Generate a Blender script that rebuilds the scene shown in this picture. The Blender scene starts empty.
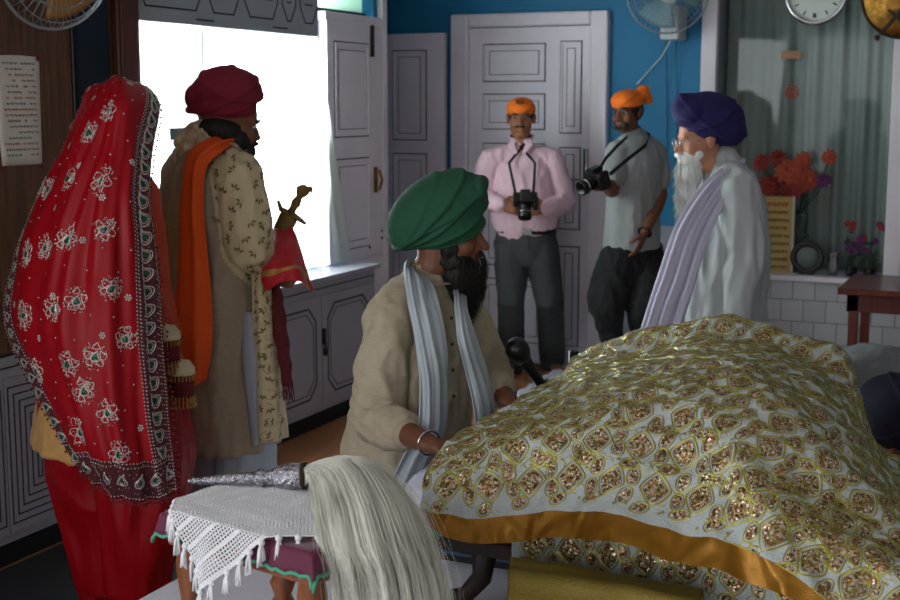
import bpy, bmesh, math, random
import numpy as np
from mathutils import Vector, Matrix, noise

# ---------------------------------------------------------------- frame
FPX = 1320.0; TH = math.radians(8.4); EYE = 1.6; YAW = math.radians(24.0)
CA, SA = math.cos(YAW), math.sin(YAW); CT, ST = math.cos(TH), math.sin(TH)
rnd = random.Random(7)
COL = bpy.context.scene.collection

def c2w(X, Y, Z=0.0):
    """metres right / forward of the viewer -> room coordinates (x along back wall, y along window wall)"""
    return Vector((X*CA - Y*SA, X*SA + Y*CA, Z))
def d2w(X, Y, Z=0.0):
    return c2w(X, Y, Z).normalized()
def _ray(px, py):
    x = (px-450)/FPX; yy = (300-py)/FPX
    fw = CT + yy*ST; up = yy*CT - ST
    return x, fw, up
def P(px, py, Y):
    x, fw, up = _ray(px, py); t = Y/fw
    return c2w(x*t, Y, EYE + up*t)
def _rw(px, py):
    x, fw, up = _ray(px, py)
    d = c2w(x, fw); d.z = up
    return d
def PU(px, py, u):
    d = _rw(px, py); t = u/d.x
    return Vector((u, d.y*t, EYE + d.z*t))
def PV(px, py, v):
    d = _rw(px, py); t = v/d.y
    return Vector((d.x*t, v, EYE + d.z*t))
def PZ(px, py, z):
    d = _rw(px, py); t = (z-EYE)/d.z
    return Vector((d.x*t, d.y*t, z))
def SC(Y, z=1.2):
    return (Y*CT + (EYE-z)*ST)/FPX      # metres per pixel at that depth

# ---------------------------------------------------------------- materials
def lin(c):
    return tuple(((v/255)/12.92 if v/255 <= .04045 else ((v/255+.055)/1.055)**2.4) for v in c)
def nd(nt, t, **kw):
    n = nt.nodes.new(t)
    for k, v in kw.items(): setattr(n, k, v)
    return n
def mat(name, col, rough=.65, metal=0, bump=0, bscale=80, var=0, vscale=4, sheen=0, spec=.4,
        weave=0, wscale=400, stretch=(1,1,1), trans=0, alpha=1, coat=0, col2=None):
    m = bpy.data.materials.new(name); m.use_nodes = True
    nt = m.node_tree; b = nt.nodes['Principled BSDF']
    c = lin(col)
    b.inputs['Base Color'].default_value = (*c, 1)
    b.inputs['Roughness'].default_value = rough
    b.inputs['Metallic'].default_value = metal
    b.inputs['Specular IOR Level'].default_value = spec
    if coat: b.inputs['Coat Weight'].default_value = coat
    if sheen:
        b.inputs['Sheen Weight'].default_value = sheen
        b.inputs['Sheen Roughness'].default_value = .4
    tc = nd(nt, 'ShaderNodeTexCoord')
    mp = nd(nt, 'ShaderNodeMapping'); mp.inputs['Scale'].default_value = stretch
    nt.links.new(tc.outputs['Object'], mp.inputs['Vector'])
    if var or col2:
        n = nd(nt, 'ShaderNodeTexNoise'); n.inputs['Scale'].default_value = vscale
        n.inputs['Detail'].default_value = 5
        nt.links.new(mp.outputs[0], n.inputs['Vector'])
        mx = nd(nt, 'ShaderNodeMix', data_type='RGBA')
        k = lin(col2) if col2 else tuple(v*(1-var) for v in c)
        k1 = c if col2 else tuple(min(1, v*(1+var)) for v in c)
        mx.inputs[6].default_value = (*k, 1); mx.inputs[7].default_value = (*k1, 1)
        rp = nd(nt, 'ShaderNodeMapRange'); rp.inputs[1].default_value = .35; rp.inputs[2].default_value = .65
        nt.links.new(n.outputs['Fac'], rp.inputs[0]); nt.links.new(rp.outputs[0], mx.inputs[0])
        nt.links.new(mx.outputs[2], b.inputs['Base Color'])
    h = None
    if bump:
        n = nd(nt, 'ShaderNodeTexNoise'); n.inputs['Scale'].default_value = bscale
        n.inputs['Detail'].default_value = 4
        nt.links.new(mp.outputs[0], n.inputs['Vector'])
        bp = nd(nt, 'ShaderNodeBump'); bp.inputs['Strength'].default_value = bump
        bp.inputs['Distance'].default_value = .01
        nt.links.new(n.outputs['Fac'], bp.inputs['Height'])
        nt.links.new(bp.outputs[0], b.inputs['Normal']); h = bp
    if weave:
        w1 = nd(nt, 'ShaderNodeTexWave', bands_direction='X'); w1.inputs['Scale'].default_value = wscale
        w2 = nd(nt, 'ShaderNodeTexWave', bands_direction='Z'); w2.inputs['Scale'].default_value = wscale
        w1.inputs['Distortion'].default_value = 1; w2.inputs['Distortion'].default_value = 1
        ad = nd(nt, 'ShaderNodeMath', operation='ADD')
        nt.links.new(mp.outputs[0], w1.inputs['Vector']); nt.links.new(mp.outputs[0], w2.inputs['Vector'])
        nt.links.new(w1.outputs['Fac'], ad.inputs[0]); nt.links.new(w2.outputs['Fac'], ad.inputs[1])
        bp = nd(nt, 'ShaderNodeBump'); bp.inputs['Strength'].default_value = weave
        bp.inputs['Distance'].default_value = .002
        nt.links.new(ad.outputs[0], bp.inputs['Height'])
        if h: nt.links.new(h.outputs[0], bp.inputs['Normal'])
        nt.links.new(bp.outputs[0], b.inputs['Normal'])
    if alpha < 1: b.inputs['Alpha'].default_value = alpha
    if trans: b.inputs['Transmission Weight'].default_value = trans
    return m
def glass_mat(name, col=(225, 235, 235), rough=.02, a=.12):
    """thin pane: mostly straight-through, some mirror reflection"""
    m = bpy.data.materials.new(name); m.use_nodes = True; nt = m.node_tree
    nt.nodes.clear()
    o = nd(nt, 'ShaderNodeOutputMaterial'); mx = nd(nt, 'ShaderNodeMixShader')
    t = nd(nt, 'ShaderNodeBsdfTransparent'); g = nd(nt, 'ShaderNodeBsdfGlossy')
    t.inputs[0].default_value = (*lin(col), 1); g.inputs['Roughness'].default_value = rough
    mx.inputs[0].default_value = .012
    nt.links.new(t.outputs[0], mx.inputs[1])
    nt.links.new(g.outputs[0], mx.inputs[2]); nt.links.new(mx.outputs[0], o.inputs[0])
    return m
def sheer_mat(name, col, see=.35, tl=.75):
    m = bpy.data.materials.new(name); m.use_nodes = True; nt = m.node_tree
    nt.nodes.clear()
    o = nd(nt, 'ShaderNodeOutputMaterial')
    a = nd(nt, 'ShaderNodeMixShader'); b = nd(nt, 'ShaderNodeMixShader')
    d = nd(nt, 'ShaderNodeBsdfDiffuse'); l = nd(nt, 'ShaderNodeBsdfTranslucent'); t = nd(nt, 'ShaderNodeBsdfTransparent')
    d.inputs[0].default_value = (*lin(col), 1); l.inputs[0].default_value = (*lin(col), 1)
    a.inputs[0].default_value = tl; b.inputs[0].default_value = see
    nt.links.new(d.outputs[0], a.inputs[1]); nt.links.new(l.outputs[0], a.inputs[2])
    nt.links.new(a.outputs[0], b.inputs[1]); nt.links.new(t.outputs[0], b.inputs[2])
    nt.links.new(b.outputs[0], o.inputs[0])
    return m
def wood_mat(name, c1, c2, rough=.5, scale=6, stretch=(8, 8, .5), coat=0):
    m = mat(name, c1, rough, coat=coat); nt = m.node_tree; b = nt.nodes['Principled BSDF']
    tc = nd(nt, 'ShaderNodeTexCoord'); mp = nd(nt, 'ShaderNodeMapping'); mp.inputs['Scale'].default_value = stretch
    n = nd(nt, 'ShaderNodeTexNoise'); n.inputs['Scale'].default_value = scale; n.inputs['Detail'].default_value = 8
    n.inputs['Distortion'].default_value = .6
    mx = nd(nt, 'ShaderNodeMix', data_type='RGBA')
    mx.inputs[6].default_value = (*lin(c1), 1); mx.inputs[7].default_value = (*lin(c2), 1)
    rp = nd(nt, 'ShaderNodeMapRange'); rp.inputs[1].default_value = .3; rp.inputs[2].default_value = .7
    nt.links.new(tc.outputs['Object'], mp.inputs[0]); nt.links.new(mp.outputs[0], n.inputs[0])
    nt.links.new(n.outputs['Fac'], rp.inputs[0]); nt.links.new(rp.outputs[0], mx.inputs[0])
    nt.links.new(mx.outputs[2], b.inputs['Base Color'])
    bp = nd(nt, 'ShaderNodeBump'); bp.inputs['Strength'].default_value = .15; bp.inputs['Distance'].default_value = .002
    nt.links.new(n.outputs['Fac'], bp.inputs['Height']); nt.links.new(bp.outputs[0], b.inputs['Normal'])
    return m

# ---------------------------------------------------------------- mesh bag
class MB:
    """collects shapes in room coordinates, then becomes ONE mesh object"""
    def __init__(s): s.v = []; s.f = []; s.m = []
    def add(s, vs, fs, mi=0):
        o = len(s.v); s.v += [tuple(v) for v in vs]
        s.f += [tuple(i+o for i in f) for f in fs]; s.m += [mi]*len(fs); return s
    def box(s, a, b, mi=0, M=None):
        x0, y0, z0 = a; x1, y1, z1 = b
        vs = [Vector(p) for p in ((x0,y0,z0),(x1,y0,z0),(x1,y1,z0),(x0,y1,z0),(x0,y0,z1),(x1,y0,z1),(x1,y1,z1),(x0,y1,z1))]
        if M is not None: vs = [M @ v for v in vs]
        return s.add(vs, [(0,3,2,1),(4,5,6,7),(0,1,5,4),(1,2,6,5),(2,3,7,6),(3,0,4,7)], mi)
    def loft(s, pts, rad, side=None, n=16, mi=0, caps=True, round_=True):
        """tube through pts; rad = r or (ra, rb): ra along side, rb across"""
        pts = [Vector(p) for p in pts]; k = len(pts)
        R = [(r, r) if not isinstance(r, (tuple, list)) else r for r in rad]
        if round_:
            t0 = (pts[0]-pts[1]).normalized(); t1 = (pts[-1]-pts[-2]).normalized()
            m0 = min(R[0]); m1 = min(R[-1])
            pts = [pts[0]+t0*m0*.95, pts[0]+t0*m0*.6] + pts + [pts[-1]+t1*m1*.6, pts[-1]+t1*m1*.95]
            sc = lambda r, q: (r[0]*q, r[1]*q)
            R = [sc(R[0], .3), sc(R[0], .8)] + R + [sc(R[-1], .8), sc(R[-1], .3)]
            k = len(pts)
        tg = []
        for i in range(k):
            a = pts[max(i-1, 0)]; b = pts[min(i+1, k-1)]
            tg.append((b-a).normalized() if (b-a).length > 1e-9 else Vector((0, 0, 1)))
        sd = Vector(side) if side is not None else (Vector((1, 0, 0)) if abs(tg[0].x) < .8 else Vector((0, 1, 0)))
        vs = []
        for i in range(k):
            q = sd - tg[i]*sd.dot(tg[i])
            if q.length < 1e-6: q = tg[i].orthogonal()
            q.normalize()
            if side is None: sd = q
            w = tg[i].cross(q)
            for j in range(n):
                a = 2*math.pi*j/n
                vs.append(pts[i] + q*math.cos(a)*R[i][0] + w*math.sin(a)*R[i][1])
        fs = [(i*n+j, i*n+(j+1) % n, (i+1)*n+(j+1) % n, (i+1)*n+j) for i in range(k-1) for j in range(n)]
        if caps: fs += [tuple(range(n))[::-1], tuple((k-1)*n+j for j in range(n))]
        return s.add(vs, fs, mi)
    def ell(s, c, r, M=None, nu=20, nv=12, mi=0, fn=None):
        if not isinstance(r, (tuple, list)): r = (r, r, r)
        c = Vector(c); M = M or Matrix.Identity(3); vs = []
        for i in range(1, nv):
            ph = math.pi*i/nv
            for j in range(nu):
                a = 2*math.pi*j/nu
                p = Vector((math.sin(ph)*math.cos(a), math.sin(ph)*math.sin(a), math.cos(ph)))
                q = Vector((p.x*r[0], p.y*r[1], p.z*r[2]))
                if fn: q = fn(p, q)
                vs.append(c + M @ q)
        t = Vector((0, 0, r[2])); b = Vector((0, 0, -r[2]))
        if fn: t = fn(Vector((0, 0, 1)), t); b = fn(Vector((0, 0, -1)), b)
        vs += [c + M @ t, c + M @ b]; T = len(vs)-2; B = T+1
        fs = [(i*nu+j, (i+1)*nu+j, (i+1)*nu+(j+1) % nu, i*nu+(j+1) % nu) for i in range(nv-2) for j in range(nu)]
        fs += [(T, j, (j+1) % nu) for j in range(nu)]
        fs += [(B, (nv-2)*nu+(j+1) % nu, (nv-2)*nu+j) for j in range(nu)]
        return s.add(vs, fs, mi)
    def lathe(s, c, prof, axis=(0, 0, 1), n=20, mi=0):
        ax = Vector(axis).normalized(); q = ax.orthogonal().normalized(); w = ax.cross(q); c = Vector(c)
        vs = []
        for (r, h) in prof:
            for j in range(n):
                a = 2*math.pi*j/n
                vs.append(c + ax*h + (q*math.cos(a) + w*math.sin(a))*max(r, 1e-4))
        k = len(prof)
        fs = [(i*n+j, i*n+(j+1) % n, (i+1)*n+(j+1) % n, (i+1)*n+j) for i in range(k-1) for j in range(n)]
        fs += [tuple(range(n))[::-1], tuple((k-1)*n+j for j in range(n))]
        return s.add(vs, fs, mi)
    def disc(s, c, nrm, r, h, n=16, mi=0):
        return s.lathe(c, [(r, 0), (r, h)], nrm, n, mi)
    def obj(s, name, mats, parent=None, base=None, smooth=True, bevel=0, solid=0, shade=None):
        if not isinstance(mats, (list, tuple)): mats = [mats]
        org = Vector(base) if base is not None else (Vector(parent['_b']) if parent is not None and '_b' in parent else Vector((0, 0, 0)))
        me = bpy.data.meshes.new(name)
        A = np.array(s.v, dtype=float) - np.array(org)
        me.from_pydata([tuple(r) for r in A], [], s.f)
        for m in mats: me.materials.append(m)
        me.polygons.foreach_set('material_index', s.m)
        me.polygons.foreach_set('use_smooth', [smooth]*len(s.f))
        me.update()
        o = bpy.data.objects.new(name, me); COL.objects.link(o)
        if parent is not None:
            o.parent = parent
            while parent.parent is not None: parent = parent.parent
            o['_b'] = list(org)
        else:
            o.location = org; o['_b'] = list(org)
        if bevel:
            md = o.modifiers.new('bevel', 'BEVEL'); md.width = bevel; md.segments = 2; md.limit_method = 'ANGLE'
            md.angle_limit = .6
        if solid:
            md = o.modifiers.new('solid', 'SOLIDIFY'); md.thickness = solid; md.offset = 0
        if smooth and shade is None:
            pass
        return o

def thing(name, label, cat, base, group=None):
    o = bpy.data.objects.new(name, None); COL.objects.link(o); o.empty_display_size = .1
    o.location = Vector(base); o['_b'] = list(base)
    o['label'] = label; o['category'] = cat
    if group: o['group'] = group
    return o
def tag(o, label, cat, group=None):
    o['label'] = label; o['category'] = cat
    if group: o['group'] = group
    return o
def struct(o): o['kind'] = 'structure'; return o
def stuff(o): o['kind'] = 'stuff'; return o

def remeshed(mb, voxel=.008, smooth=2, disp=None):
    """fuse the closed shapes of a bag into one continuous surface"""
    me = bpy.data.meshes.new('tmp'); me.from_pydata(mb.v, [], mb.f); me.update()
    bm = bmesh.new(); bm.from_mesh(me); bmesh.ops.recalc_face_normals(bm, faces=bm.faces); bm.to_mesh(me); bm.free()
    o = bpy.data.objects.new('tmp', me); COL.objects.link(o)
    r = o.modifiers.new('r', 'REMESH'); r.mode = 'VOXEL'; r.voxel_size = voxel; r.use_smooth_shade = True
    if smooth:
        q = o.modifiers.new('s', 'SMOOTH'); q.iterations = smooth; q.factor = .5
    dg = bpy.context.evaluated_depsgraph_get(); dg.update()
    ev = o.evaluated_get(dg); out = ev.to_mesh()
    n = len(out.vertices); V = np.empty(n*3); out.vertices.foreach_get('co', V); V = V.reshape(-1, 3)
    N = np.empty(n*3); out.vertices.foreach_get('normal', N); N = N.reshape(-1, 3)
    Fc = [tuple(p.vertices) for p in out.polygons]
    ev.to_mesh_clear(); bpy.data.objects.remove(o); bpy.data.meshes.remove(me)
    if disp:
        D = np.array([disp(Vector(V[i]), Vector(N[i])) for i in range(n)])
        V = V + N*D[:, None]
    b = MB(); b.v = [tuple(x) for x in V]; b.f = Fc; b.m = [0]*len(Fc)
    return b
def folds(amp=.006, scale=(9, 9, 3), seed=0, fine=.25):
    """cloth creases: ridged noise, stretched along z"""
    off = Vector((seed*3.1, seed*1.7, seed*2.3))
    def fn(p, n):
        q = Vector((p.x*scale[0], p.y*scale[1], p.z*scale[2])) + off
        a = noise.noise(q); r = 1-abs(noise.noise(q*1.7+off))*2.2
        return amp*(a*.8 + r*.7) + amp*fine*noise.noise(q*5)
    return fn
def fr(fwd, up=(0, 0, 1)):
    """matrix with columns right, forward, up"""
    f = Vector(fwd).normalized(); u = Vector(up).normalized()
    r = f.cross(u).normalized(); u = r.cross(f).normalized()
    return Matrix((r, f, u)).transposed()

# ---------------------------------------------------------------- surfaces from control nets
def _cr(p, t):
    """Catmull-Rom along axis 0"""
    p = np.asarray(p, float); n = len(p); e0 = 2*p[0]-p[1]; e1 = 2*p[-1]-p[-2]
    q = np.concatenate([e0[None], p, e1[None]]); out = []
    for x in t:
        x = min(max(x*(n-1), 0), n-1-1e-9); i = int(x); f = x-i
        a, b, c, d = q[i], q[i+1], q[i+2], q[i+3]
        out.append(.5*((2*b)+(-a+c)*f+(2*a-5*b+4*c-d)*f*f+(-a+3*b-3*c+d)*f**3))
    return np.array(out)
class Surf:
    def __init__(s, net, nr, nc, fn=None):
        net = np.array([[tuple(p) for p in row] for row in net], float)
        a = _cr(net, np.linspace(0, 1, nr)); a = np.swapaxes(a, 0, 1)
        a = _cr(a, np.linspace(0, 1, nc)); s.p = np.swapaxes(a, 0, 1); s.nr = nr; s.nc = nc
        s._norm()
        if fn is not None:
            D = np.zeros((nr, nc))
            for i in range(nr):
                for j in range(nc):
                    D[i, j] = fn(i/(nr-1), j/(nc-1), Vector(s.p[i, j]))
            s.p = s.p + s.n*D[..., None]; s._norm()
    def _norm(s):
        du = np.gradient(s.p, axis=0); dv = np.gradient(s.p, axis=1)
        n = np.cross(dv, du); l = np.linalg.norm(n, axis=2, keepdims=True); s.n = n/np.maximum(l, 1e-12)
        s.du = du*(s.nr-1); s.dv = dv*(s.nc-1)
    def at(s, a, b, arr=None):
        arr = s.p if arr is None else arr
        a = min(max(a, 0), 1)*(s.nr-1); b = min(max(b, 0), 1)*(s.nc-1)
        i = min(int(a), s.nr-2); j = min(int(b), s.nc-2); f = a-i; g = b-j
        return (arr[i, j]*(1-f)*(1-g)+arr[i+1, j]*f*(1-g)+arr[i, j+1]*(1-f)*g+arr[i+1, j+1]*f*g)
    def equalize(s, it=2):
        for _ in range(it):
            for ax in (0, 1):
                p = s.p if ax == 0 else np.swapaxes(s.p, 0, 1)
                d = np.linalg.norm(np.diff(p, axis=0), axis=2); d = np.maximum(d, .15*d.mean()); L = np.vstack([np.zeros(p.shape[1]), np.cumsum(d, axis=0)])
                L = L/L[-1]; q = np.empty_like(p); t = np.linspace(0, 1, p.shape[0])
                Lm = L.mean(axis=1, keepdims=True); Lx = .5*L+.5*Lm
                for j in range(p.shape[1]):
                    for k in range(3): q[:, j, k] = np.interp(t, Lx[:, j], p[:, j, k])
                s.p = q if ax == 0 else np.swapaxes(q, 0, 1)
        s._norm(); return s
    def flip(s): s.n = -s.n; return s
    def bag(s, mb, mi=0, midx=None, thick=0):
        o = len(mb.v); nr, nc = s.nr, s.nc
        mb.v += [tuple(x) for x in s.p.reshape(-1, 3)]
        for i in range(nr-1):
            for j in range(nc-1):
                mb.f.append((o+i*nc+j, o+i*nc+j+1, o+(i+1)*nc+j+1, o+(i+1)*nc+j))
                mb.m.append(midx(i/(nr-1), j/(nc-1)) if midx else mi)
        if thick:
            q = len(mb.v); mb.v += [tuple(x) for x in (s.p - s.n*thick).reshape(-1, 3)]
            for i in range(nr-1):
                for j in range(nc-1):
                    mb.f.append((q+i*nc+j, q+(i+1)*nc+j, q+(i+1)*nc+j+1, q+i*nc+j+1)); mb.m.append(midx(i/(nr-1), j/(nc-1)) if midx else mi)
            rim = [(0, j) for j in range(nc)] + [(i, nc-1) for i in range(1, nr)] + [(nr-1, j) for j in range(nc-2, -1, -1)] + [(i, 0) for i in range(nr-2, 0, -1)]
            for a, b in zip(rim, rim[1:]+rim[:1]):
                mb.f.append((o+a[0]*nc+a[1], q+a[0]*nc+a[1], q+b[0]*nc+b[1], o+b[0]*nc+b[1])); mb.m.append(midx(a[0]/(nr-1), a[1]/(nc-1)) if midx else mi)
        return mb
    def frame(s, a, b):
        """local frame at (a,b): point, normal, and a function metres -> (a,b)"""
        p = s.at(a, b); n = s.at(a, b, s.n); n = n/np.linalg.norm(n)
        du = s.at(a, b, s.du); dv = s.at(a, b, s.dv)
        ex = dv/np.linalg.norm(dv); ey = np.cross(n, ex)
        J = np.array([[du@ex, dv@ex], [du@ey, dv@ey]])
        try: Ji = np.linalg.inv(J)
        except np.linalg.LinAlgError: Ji = np.zeros((2, 2))
        return p, n, Ji
    amin = 0; clampit = False
    def line(s, mb, a, b, path, r, mi, h=0, closed=True, ang=0, fr_=None):
        """raised thread following a 2-D path (metres) around (a,b)"""
        p, n, Ji = fr_ or s.frame(a, b); c, sn = math.cos(ang), math.sin(ang); pts = []; ns = []
        for (x, y) in path:
            X = x*c-y*sn; Y = x*sn+y*c; q = Ji @ np.array([X, Y]); A = a+q[0]; B = b+q[1]
            if s.clampit: A = min(max(A, s.amin), 1); B = min(max(B, 0), 1)
            if A < 0 or A > 1 or B < 0 or B > 1: return False
            pts.append(s.at(A, B)); m = s.at(A, B, s.n); ns.append(m/np.linalg.norm(m))
        k = len(pts); o = len(mb.v)
        for i in range(k):
            t = pts[(i+1) % k]-pts[i-1] if closed else pts[min(i+1, k-1)]-pts[max(i-1, 0)]
            t = t/max(np.linalg.norm(t), 1e-9); w = np.cross(ns[i], t)
            c0 = pts[i]+ns[i]*h
            mb.v += [tuple(c0-w*r), tuple(c0+ns[i]*r*1.2), tuple(c0+w*r)]
        for i in range(k if closed else k-1):
            j = (i+1) % k
            mb.f += [(o+i*3, o+i*3+1, o+j*3+1, o+j*3), (o+i*3+1, o+i*3+2, o+j*3+2, o+j*3+1)]; mb.m += [mi, mi]
        return True
    def patch(s, mb, a, b, path, mi, h=.0012, ang=0, fr_=None):
        """filled flat patch with a slight dome"""
        p, n, Ji = fr_ or s.frame(a, b); c, sn = math.cos(ang), math.sin(ang); o = len(mb.v); pts = []
        cx = sum(x for x, y in path)/len(path); cy = sum(y for x, y in path)/len(path)
        for (x, y) in [(cx, cy)]+list(path):
            X = x*c-y*sn; Y = x*sn+y*c; q = Ji @ np.array([X, Y]); A = a+q[0]; B = b+q[1]
            if s.clampit: A = min(max(A, s.amin), 1); B = min(max(B, 0), 1)
            if A < 0 or A > 1 or B < 0 or B > 1: return False
            m = s.at(A, B, s.n); pts.append(s.at(A, B)+m*(h*2 if not pts else h))
        k = len(path); mid = []
        for (x, y) in path:
            x = cx+(x-cx)*.55; y = cy+(y-cy)*.55; X = x*c-y*sn; Y = x*sn+y*c; q = Ji @ np.array([X, Y]); A = a+q[0]; B = b+q[1]
            if s.clampit: A = min(max(A, s.amin), 1); B = min(max(B, 0), 1)
            if A < 0 or A > 1 or B < 0 or B > 1: return False
            m = s.at(A, B, s.n); mid.append(s.at(A, B)+m*h*1.5)
        mb.v += [tuple(q) for q in pts[:1]+pts[1:]+mid]
        for i in range(k):
            j = (i+1) % k
            mb.f += [(o, o+1+k+i, o+1+k+j), (o+1+k+i, o+1+i, o+1+j, o+1+k+j)]; mb.m += [mi, mi]
        return True
def ring(rx, ry, n=16, p=2.0, c=(0, 0)):
    out = []
    for i in range(n):
        a = 2*math.pi*i/n; x = math.cos(a); y = math.sin(a)
        k = (abs(x)**p+abs(y)**p)**(-1/p); out.append((c[0]+rx*x*k, c[1]+ry*y*k))
    return out
def teardrop(l, w, n=16, curl=.35):
    out = []
    for i in range(n):
        a = 2*math.pi*i/n; y = math.cos(a); x = math.sin(a)*(1-y)*.5
        out.append((x*w + curl*w*max(y, 0)**2, y*l*.5))
    return out
# ================================================================ materials of the room
M = {}
M['paint'] = mat('lilac_grey_paint', (220, 213, 224), .42, var=.05, vscale=3, bump=.05, bscale=30)
M['paint_line'] = mat('dark_groove_paint', (30, 30, 36), .6)
M['cab'] = mat('grey_cabinet_paint', (156, 155, 167), .38, var=.06, vscale=3, bump=.04, bscale=20)
M['pelmet'] = mat('pelmet_paint', (150, 156, 164), .4, var=.04)
M['blue'] = mat('blue_wall_paint', (26, 112, 156), .6, var=.08, vscale=2, bump=.1, bscale=14)
M['dado'] = mat('grey_dado_paint', (150, 152, 165), .6, var=.05)
M['white'] = mat('white_wall_paint', (205, 203, 200), .7, var=.04)
M['wood'] = wood_mat('brown_veneer', (112, 76, 48), (70, 44, 28), .45)
M['pillar'] = wood_mat('red_brown_wood', (92, 50, 36), (66, 34, 26), .4)
M['black'] = mat('black_plastic', (14, 14, 15), .35)
M['dark'] = mat('dark_plinth', (18, 18, 21), .6)
M['steel'] = mat('steel', (200, 200, 202), .25, metal=1)
M['brass'] = mat('brass', (136, 98, 44), .34, metal=1, bump=.5, bscale=60, var=.4, vscale=20)
M['rust'] = mat('old_iron', (60, 44, 32), .6, metal=.3)
M['glass'] = glass_mat('window_glass', (252, 254, 253))
M['glassdim'] = glass_mat('display_glass', (247, 250, 249))
M['sheer'] = sheer_mat('white_net_curtain', (232, 240, 236), .12, .75)
M['curtain'] = mat('grey_green_curtain', (150, 160, 158), .8, bump=.05)
M['paper'] = mat('white_paper', (215, 212, 205), .8)
M['ink'] = mat('ink', (60, 60, 80), .8)
M['redink'] = mat('red_ink', (170, 50, 40), .8)

def tile_mat():
    m = mat('white_tile', (176, 178, 184), .3, coat=.2); nt = m.node_tree; b = nt.nodes['Principled BSDF']
    tc = nd(nt, 'ShaderNodeTexCoord'); mp = nd(nt, 'ShaderNodeMapping'); mp.inputs['Rotation'].default_value = (math.radians(90), 0, 0)
    br = nd(nt, 'ShaderNodeTexBrick'); br.inputs['Scale'].default_value = 1
    br.inputs['Brick Width'].default_value = .125; br.inputs['Row Height'].default_value = .125; br.inputs['Mortar Size'].default_value = .003
    br.inputs['Color1'].default_value = (*lin((180, 182, 188)), 1); br.inputs['Color2'].default_value = (*lin((170, 172, 180)), 1)
    br.inputs['Mortar'].default_value = (*lin((120, 120, 126)), 1)
    nt.links.new(tc.outputs['Object'], mp.inputs[0]); nt.links.new(mp.outputs[0], br.inputs[0])
    nt.links.new(br.outputs[0], b.inputs['Base Color']); return m
M['tile'] = tile_mat()
def floor_surface():
    m = mat('brown_floor_matting', (150, 98, 62), .75, bump=.25, bscale=180, var=.12, vscale=2.5); return m
M['floor'] = floor_surface()

# ================================================================ shell
UW = -3.40; UC = -3.22; VB = 7.62; UR = -3.88
ZC = 2.85; VR = -2.2; UE = 3.0
struct(MB().box((-4.1, VR-.2, -.12), (UE+.2, VB+.6, 0)).obj('floor', M['floor'], smooth=False))
struct(MB().box((-4.1, VR-.2, ZC), (UE+.2, VB+.6, ZC+.1)).obj('ceiling', M['white'], smooth=False))
# back wall, a display niche between x=-1.75 and -0.73
NA, NB, NZ0, NZ1 = -1.75, -.73, .64, 2.35
w = MB()
w.box((-4.1, VB, .894), (NA, VB+.16, ZC), 0); w.box((-4.1, VB, 0), (NA, VB+.16, .894), 1)
w.box((NA, VB, NZ1), (NB, VB+.16, ZC), 0); w.box((NA, VB, 0), (NB, VB+.16, NZ0-.03), 2)
w.box((NB, VB, 0), (UE+.2, VB+.16, NZ0-.03), 2); w.box((NB, VB, NZ0-.03), (UE+.2, VB+.16, ZC), 0)
w.box((NA-.06, VB+.42, NZ0-.1), (NB+.06, VB+.46, NZ1+.1), 1)                 # niche back
w.box((NA-.06, VB+.16, NZ0-.1), (NA, VB+.42, NZ1+.1), 1); w.box((NB, VB+.16, NZ0-.1), (NB+.06, VB+.42, NZ1+.1), 1)
w.box((NA, VB+.16, NZ1), (NB, VB+.42, NZ1+.1), 1)
struct(w.obj('wall_back', [M['blue'], M['dado'], M['tile']], smooth=False))
struct(MB().box((NA-.06, VB-.03, NZ0-.03), (NB+.2, VB+.42, NZ0)).obj('trim_1', M['paint'], smooth=False, bevel=.004))
t = MB()
for a, b in ((NA-.06, NA+.03), (NB-.03, NB+.06)): t.box((a, VB-.03, NZ0), (b, VB+.03, NZ1+.06))
t.box((NA-.06, VB-.03, NZ1), (NB+.06, VB+.03, NZ1+.06))
struct(t.obj('trim_2', M['paint'], smooth=False, bevel=.006))
# left wall with window opening
WV0, WV1, WZ0, WZ1 = 4.24, 6.60, .76, 2.42
w = MB()
w.box((UW-.16, VR, 0), (UW, -1.6, ZC)); w.box((UW-.16, 1.0, 0), (UW, WV0, ZC)); w.box((UW-.16, -1.6, 0), (UW, 1.0, .8)); w.box((UW-.16, -1.6, 2.4), (UW, 1.0, ZC)); w.box((UW-.16, WV0, 0), (UW, WV1, WZ0)); w.box((UW-.16, WV0, WZ1), (UW, WV1, ZC))  # near opening, out of view, is added to let in light from the left
w.box((UW-.16, WV1, 0), (UW, 6.69, ZC)); w.box((UR-.16, 6.69, 0), (UR, VB+.1, ZC)); w.box((UR-.16, 6.60, 0), (UW-.16, 6.69, ZC))
struct(w.obj('wall_left', M['blue'], smooth=False))
# right and rear walls, both with a daylight opening
w = MB()
w.box((UE, VR, 0), (UE+.16, VB+.1, ZC))
struct(w.obj('wall_right', M['white'], smooth=False))
w = MB()
w.box((-4.1, VR-.16, 0), (-3.0, VR, ZC)); w.box((1.2, VR-.16, 0), (UE+.2, VR, ZC))
w.box((-3.0, VR-.16, 0), (1.2, VR, .5)); w.box((-3.0, VR-.16, 2.5), (1.2, VR, ZC))
struct(w.obj('wall_front', M['white'], smooth=False))

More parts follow.
